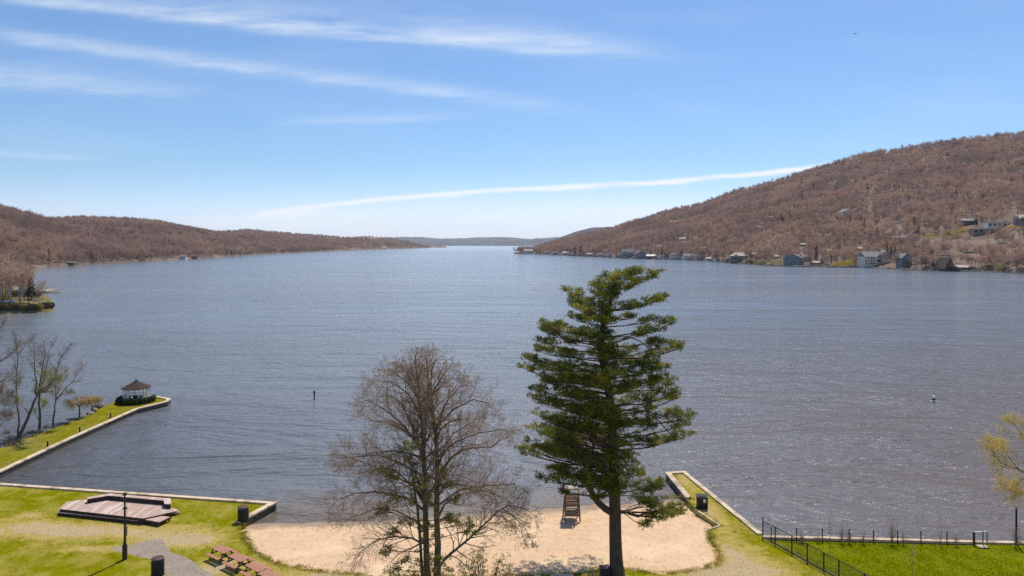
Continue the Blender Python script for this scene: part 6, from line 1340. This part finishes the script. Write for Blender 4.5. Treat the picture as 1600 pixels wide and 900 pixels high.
h = 56 * y / F; B_.add([(0, 0, -.05), (.02, 0, h * .5), (0, 0, h)], [.022, .016, .006], 5)
for k in range(22): zz = h * rg.uniform(.35, .95); a = rg.uniform(0, 6.28); l = rg.uniform(.25, .6); B_.add([(0, 0, zz), (math.cos(a) * l * .6, math.sin(a) * l * .6, zz + l * .35), (math.cos(a) * l, math.sin(a) * l, zz + l * .8)], [.008, .006, .003], 3)
B_.build('stem', M['twig_grey'], t); v, f = leaf_arrays([((0, 0, h * .7), (.5, .5, h * .3))], [110], .05); mesh_np('buds', v, f, M['budgreen'], t)
# rough growth where the spit meets the left edge
for k, (px, py, w, h, lab) in enumerate([(6, 698, 1.5, .9, 'tangle of brown brush at the left edge of the spit'), (18, 692, 1.3, .8, 'tangle of brown brush at the foot of the leaning bare tree'), (42, 684, .7, .9, 'dark low shrub right of the leaning tree trunk'), (52, 679, 1.0, .5, 'low dark ground shrub between the two dark trunks'), (74, 671, .8, .4, 'low shrub left of the smallest bare tree'), (95, 665, .9, .35, 'low dark edge shrub right of the smallest bare tree'), (112, 658, 1.0, .35, 'low dark edge shrub left of the weeping trees')]):
    x, y = wxy(px, py); y += .3; hedge('brush_shrub', lab, [(x - w * .5, y), (x + w * .5, y + .3)], .55, h, 170, M['brush'] if k < 2 else M['hedge'], cat='shrub', size=.10)

# ------------------------------------------------------------------ the headland on the left
def hp(px, py):                  # where the photo's pixel meets the headland
    Yd = np.linspace(232, 420, 900); x = (px - 800) / F * Yd; zz = headz(x, Yd); ray = H - (py - HOR) * Yd / F; ok = zz >= ray; k = int(np.argmax(ok)) if ok.any() else 300
    return (float(x[k]), float(Yd[k]), float(zz[k]))
rg = random.Random(50)
def tree_copy(src, p, s, label, group=None, cat='tree'): o = src.copy(); COL.objects.link(o); o.location = p; o.scale = (s, s, s); o.rotation_euler = (0, 0, rg.uniform(0, 6)); tag(o, label, cat, group); return o
for k, (px, py, s, lab) in enumerate([(17, 478, 1.25, 'bare tree beside the brown headland house, left of the tall one'), (31, 472, 1.15, 'tall bare tree in the middle of the headland'), (37, 466, 1.1, 'bare tree right behind the tall one on the headland'),
    (4, 470, 1.3, 'bare tree at the extreme left edge on the headland'), (60, 470, .62, 'small bushy bare tree near the tip of the headland'), (66, 468, .6, 'reddish small tree at the tip of the headland'), (25, 450, 1.0, 'bare tree behind the headland lawn'), (-6, 455, 1.3, 'tall bare tree cut by the left edge behind the house'), (12, 440, 1.1, 'bare tree behind the brown headland house')]):
    tree_copy(protos[k % 5], hp(px, py), s, lab)
tree_copy(cprotos[1], hp(49, 470), .95, 'dark conifer near the tip of the headland', cat='conifer'); tree_copy(cprotos[0], hp(45, 474), .7, 'smaller dark conifer left of the one near the headland tip', cat='conifer')
for k, px in enumerate(range(-2, 77, 6)):    # shrubs along the bank
    py = 487 - (px > 60) * 3; p = hp(px, py - 3); q = hp(px + 5, py - 3)
    lab = ['brown', 'dark green', 'olive', 'russet'][k % 4] + ' bank shrub on the headland, number %s from the left edge' % ['one', 'two', 'three', 'four', 'five', 'six', 'seven', 'eight', 'nine', 'ten', 'eleven', 'twelve', 'thirteen', 'fourteen'][k]
    hedge('bank_shrub', lab.replace(', number', ',').replace('from the left edge', 'from the left edge'), [(p[0], p[1]), (q[0], q[1])], 1.15, 2.2, 420, [M['brush'], M['hedge'], M['olive'], M['brush']][k % 4], cat='shrub', size=.30, z0=min(p[2], q[2]) - .1, group='shrubs along the headland bank')
for k, (px, py, r_, h_, mt_, lab) in enumerate([(3, 470, 2.2, 3.2, 'olive', 'large olive bush below the brown headland house'), (22, 463, 1.8, 2.6, 'brush', 'brown bush on the headland lawn left of the white boat'), (36, 463, 1.6, 2.2, 'brush', 'brown bush behind the dark headland conifer'), (14, 460, 2, 2.4, 'budgreen', 'pale green bush under the headland house'), (57, 463, 1.6, 2.6, 'brush', 'rusty bush right of the dark headland conifer')]):
    p = hp(px, py); hedge('garden_bush', lab, [(p[0], p[1]), (p[0] + r_ * .6, p[1])], r_, h_, 700, M[mt_], cat='bush', size=.3, z0=p[2] - .1)
for k in range(16):
    px = rg.uniform(-30, 46); py = rg.uniform(448, 474); tree_copy(protos[k % 5], hp(px, py), rg.uniform(.75, 1.1), 'leafless tree in the brown grove round the headland house', 'bare trees in the headland grove')
# the headland house, boat, dock and pale terrace
def small_house(p, w, d, h, wall, roof, label, yaw=0.0):
    t = thing('house', label, 'house', p, yaw); m = MB(); m.box((0, d / 2, h * .3 - 1.5), (w, d, h * .6 + 3)); m.build('wall', wall, t)
    m = MB(); za = h * .6 - .05; m.add([(-w / 2 - .6, -.8, za), (w / 2 + .6, -.8, za), (w / 2 + .6, d / 2, h), (-w / 2 - .6, d / 2, h), (-w / 2 - .6, d + .6, za), (w / 2 + .6, d + .6, za)], [(0, 1, 2, 3), (3, 2, 5, 4), (1, 0, 4, 5), (0, 3, 4), (1, 5, 2)]); m.build('roof', roof, t)
    for k in range(3):
        xx = w * (-.3 + .3 * k); m = MB(); m.box((xx, -.04, h * .32), (w * .17, .1, h * .26)); f = m.build('window', M['offwhite'], t); m = MB(); m.box((xx, -.1, h * .32), (w * .14, .06, h * .22)); m.build('pane', M['glass'], f)
    m = MB(); m.box((0, -1.8, .15), (w * .9, 2.6, .2)); m.box((0, -3.05, .75), (w * .9, .08, .9)); m.build('deck', M['oldwood'], t); return t
p = hp(3, 444); small_house(p, 11, 9, 5.2, M['brownwall'], M['rooflight'], 'brown house with pale roof on the headland at the left edge', -.3)
p = hp(26, 432); small_house(p, 7, 6, 3.2, M['greywall'], M['roofgrey'], 'small grey shed behind the trees on the headland', -.2)
def boat(p, L, label, yaw, hull='white'):
    t = thing('boat', label, 'boat', p, yaw); m = MB(); n = 9; vs = []; fs = []
    for i in range(n):
        u = i / (n - 1); x = (u - .5) * L; w = L * .17 * (1 - max(0, (u - .45) / .55) ** 2.2); top = .75 + .35 * u ** 2
        vs += [(x, -w, top), (x, -w * .75, .15), (x, 0, 0), (x, w * .75, .15), (x, w, top)]
        if i: b = 5 * i; fs += [(b - 5 + j, b + j, b + j + 1, b - 4 + j) for j in range(4)]
    fs += [(0, 1, 2, 3, 4)]; m.add(vs, fs); m.build('hull', M[hull], t)
    m = MB(); vs = []
    for i in range(n): u = i / (n - 1); w = L * .16 * (1 - max(0, (u - .45) / .55) ** 2.2); vs += [((u - .5) * L, -w, .62), ((u - .5) * L, w, .62)]
    m.add(vs, [(2 * i, 2 * i + 1, 2 * i + 3, 2 * i + 2) for i in range(n - 1)]); m.build('deck_floor', M['offwhite'], t)
    m = MB(); m.box((L * .05, 0, 1.05), (.06, L * .22, .4)); m.build('windscreen', M['glass'], t); m = MB(); m.box((-L * .5, 0, .7), (.3, .35, .9)); m.build('outboard_motor', M['blackmetal'], t); return t
p = hp(55, 471); boat((p[0], p[1], p[2] + .1), 5.2, 'white boat laid up on the headland by the dark conifer', .1)
p = hp(15, 473); boat((p[0], p[1], p[2] + .1), 4.2, 'small white boat on the headland lawn near the left edge', .2)
def dock(x, y, L, w, yaw, label, z=.75, mat='pale_wood', group=None):
    t = thing('dock', label, 'dock', (x, y, 0), yaw, group); m = MB(); k = max(3, int(L / .5))
    for i in range(k): m.box((L * (i + .5) / k, 0, z), (L / k * .93, w, .10))
    m.build('deck_boards', M[mat], t); m = MB(); m.box((L / 2, w / 2 - .06, z - .13), (L, .1, .16)); m.box((L / 2, -w / 2 + .06, z - .13), (L, .1, .16)); m.build('beam', M['timber'], t)
    for i in range(max(2, int(L / 3))):
        for s in (-1, 1): m = MB(); m.lathe((L * (i + .5) / max(2, int(L / 3)), s * (w / 2 + .02), -1.2), [(.09, 0), (.09, z + 1.35)], 7); m.build('pile', M['timber'], t)
    return t
x, y, z = gp(70, 457, .6); dock(x, y, 7.5, 1.6, 0, 'thin dark dock sticking out beyond the headland', .6, 'oldwood')
x, y, z = gp(67, 452, .6); dock(x, y, 4.5, 1.6, .5, 'short pale dock just behind the thin dark one', .7)
M['terrace'] = M['rooforange']
x, y, z = gp(66, 456, .6); m = MB(); m.box((0, 0, .5), (5.5, 16, 1.3)); o = m.build('retaining_wall', M['tanwall'], None); o.location = (x - 2, y + 6, 0); o.rotation_euler = (0, 0, .25); tag(o, 'tan lakeside terrace wall at the back of the headland', 'wall')

# ------------------------------------------------------------------ right shore: rocks, docks, bushes, coloured trees
def shore_pt(px, off=0.0, hl=hillR): Yd = float(hl.sh(px)) + off; return ((px - 800) / F * Yd, Yd)
RS = []
for k, (a, b, lab) in enumerate([(1345, 1388, 'pale retaining wall under the large cream lake house'), (1395, 1440, 'low pale wall of rocks in front of the blue shore house'), (1445, 1480, 'shore wall left of the A-frame boathouse'), (1500, 1560, 'long pale shore wall right of the A-frame boathouse'), (1566, 1640, 'rough stone shore wall at the right edge'), (1290, 1340, 'low stone wall below the golden bushes'), (1228, 1285, 'pale shore wall at the slate blue shore house'), (1180, 1222, 'stone shore wall on the green bank'), (1110, 1172, 'stone shore wall below the wide stone house'), (1040, 1104, 'shore wall in front of the two lakefront cottages'), (965, 1032, 'shore wall below the big dark grey and blue houses'), (880, 955, 'far shore wall near the small cottages')]):
    pts = [shore_pt(px, -1.2 + R.uniform(-.5, .5)) for px in np.linspace(a, b, 10)]; c0 = pts[0]; t = thing('shore_wall', lab, 'wall', (c0[0], c0[1], 0)); m = MB(); s_ = c0[1] / 600
    for (x0, y0), (x1, y1) in zip(pts, pts[1:]):
        hh = R.uniform(.6, 1.5) * s_; m.beam((x0 - c0[0], y0 - c0[1], hh / 2 - .3), (x1 - c0[0], y1 - c0[1], hh / 2 - .3 + R.uniform(-.1, .1)), 1.2, hh + .6)
    m.build('stonework', M['concrete'] if k in (0, 1, 3, 6) else M['rock'], t)
    g_ = random.Random(k); m = MB()
    for j in range(16): q = pts[g_.randrange(len(pts))]; r_ = g_.uniform(.3, 1.0) * s_; m.lathe((q[0] - c0[0] + g_.uniform(-4, 4), q[1] - c0[1] - g_.uniform(.2, 1.4), -.2), [(r_, 0), (r_ * g_.uniform(.8, 1.1), r_ * .5), (r_ * .4, r_ * .9)], 6)
    m.build('loose_rocks', M['rock'], t)
for k, (px, L, w, yaw, lab) in enumerate([(1357, 9, 2.2, -1.5, 'dock in front of the large cream lake house'), (1384, 7, 2.5, -1.2, 'wide dock right of the large cream lake house'), (1412, 8, 3, -1.6, 'pale dock in front of the blue shore house'), (1429, 10, 1.6, -.9, 'slanting dock right of the blue shore house'), (1320, 7, 2, -1.5, 'dock below the golden bushes'),
    (1247, 9, 2.2, -1.4, 'dock in front of the slate blue shore house'), (1218, 7, 2, -1.7, 'short dock left of the slate blue shore house'), (1165, 9, 2, -1.5, 'dock below the wide stone house'), (1136, 8, 2, -1.6, 'dock right of the small white boathouse'), (1093, 9, 2.2, -1.5, 'dock at the small stone cottage'), (1072, 9, 2, -1.4, 'dock at the right lakefront cottage'), (1030, 9, 2.2, -1.6, 'dock right of the low red house'),
    (990, 10, 2.4, -1.5, 'dock between the dark grey and dark blue houses'), (955, 10, 2.4, -1.4, 'dock left of the big dark grey house'), (1578, 7, 2, -1.6, 'dock near the right edge of the far shore')]):
    x, y = shore_pt(px, -.5); dock(x, y, L, w, yaw, lab, .8, 'pale_wood', 'docks along the right shore')
for k, (px, lab) in enumerate([(1381, 'white boat moored at the cream lake house'), (1404, 'white boat moored left of the blue shore house dock'), (1128, 'white boat moored by the small white boathouse'), (1068, 'white boat moored at the lakefront cottages'), (985, 'white boat moored at the dark grey house')]):
    x, y = shore_pt(px, -7); boat((x, y, -.15), 6.5, lab, R.uniform(-.3, .3) + 3.0)
def bush(px, py, rx, h, mat, label, hl=hillR, n=520, group=None, name='flowering_bush', size=.45):
    p = hl.hit(px, py); hedge(name, label, [(p[0] - rx * .5, p[1]), (p[0] + rx * .5, p[1])], max(1.6, rx * .5), h, n, M[mat], cat='bush', size=size, z0=p[2] - .2, group=group)
for (px, py, rx, h, mt_, lab) in [(1306, 416.5, 4, 3.2, 'yellow', 'golden bush at the waterline, leftmost of three left of the cream house'), (1320, 416, 6, 5.5, 'yellow', 'golden bush at the waterline, middle of three left of the cream house'), (1333, 415, 5, 6.5, 'yellow', 'tallest golden bush right beside the large cream lake house'),
    (1458, 372, 12, 4.5, 'yellow', 'wide bank of yellow forsythia in the clearing on the right slope'), (1494, 371, 5, 6, 'yellow', 'tall yellow bush left of the stone garage block'), (1507, 362, 7, 4, 'yellow', 'yellow bush just below the dark hip roofed house'), (1481, 368, 4, 4, 'budgreen', 'yellow green bush between the forsythia bank and the tall yellow bush'),
    (1584, 358, 7, 3, 'yellow', 'yellow bush right of the long flat roofed house'), (1562, 423, 4.5, 5, 'budgreen', 'round yellow green bush on the shore below the road'), (1088, 396, 4, 7, 'yellow', 'yellow bush above the lakefront cottages'), (1074, 394, 4, 5, 'budgreen', 'pale green bush above the left lakefront cottage'),
    (1213, 413, 9, 4, 'budgreen', 'green bank of shrubs left of the slate blue house'), (1190, 413, 6, 4.5, 'budgreen', 'green shrub between the stone house and the green bank'), (1170, 411, 5, 4, 'olive', 'olive shrub at the right end of the wide stone house'), (1098, 400, 6, 8, 'redwall', 'dark red budding tree like bush above the small stone cottage'),
    (897, 374, 9, 9, 'yellow', 'yellow bush on the skyline low on the right hill'), (854, 394, 8, 6, 'budgreen', 'pale green bush on the wooded point'), (1300, 404, 5, 8, 'budgreen', 'pale green bush up the bank left of the golden bushes'), (1355, 297, 6, 8, 'budgreen', 'pale green budding bush in the middle of the right slope'), (1600, 318, 5, 4, 'tanwall', 'tan scrub at the right edge high on the slope'),
    (1548, 419, 6, 3, 'brush', 'brown scrub below the road right of the low boathouse'), (1462, 417, 7, 4, 'brush', 'brown scrub on the bank left of the A-frame boathouse'), (1280, 412, 6, 4, 'brush', 'brown scrub right of the tan house'), (1045, 402, 4, 5, 'hedge', 'dark green shrub left of the cream cottage')]:
    q_ = 1.3 if mt_ in ('yellow', 'budgreen') else 1.0; bush(px, py, rx * q_, h * q_, mt_, lab)
# a few flat outcrops of pale rock on the slope
for k, (px, py, w, lab) in enumerate([(1545, 327, 8, 'pale rock outcrop high on the right slope'), (1568, 312, 6, 'small pale rock outcrop above the other near the right edge'), (1515, 395, 9, 'tan bare rock bank above the road')]):
    p = hillR.hit(px, py); g_ = np.random.default_rng(k); m = MB(); m.lathe((0, 0, -1), [(w * .7, 0), (w * .65, 1.6), (w * .45, 2.6), (w * .2, 3.1)], 9); m.v = [(a * (1 + g_.uniform(-.3, .3)), b * (.5 + g_.uniform(-.2, .2)), c * (1 + g_.uniform(-.2, .2))) for a, b, c in m.v]; o = m.build('rock_outcrop', M['rock'], None); o.location = p; tag(o, lab, 'rock')
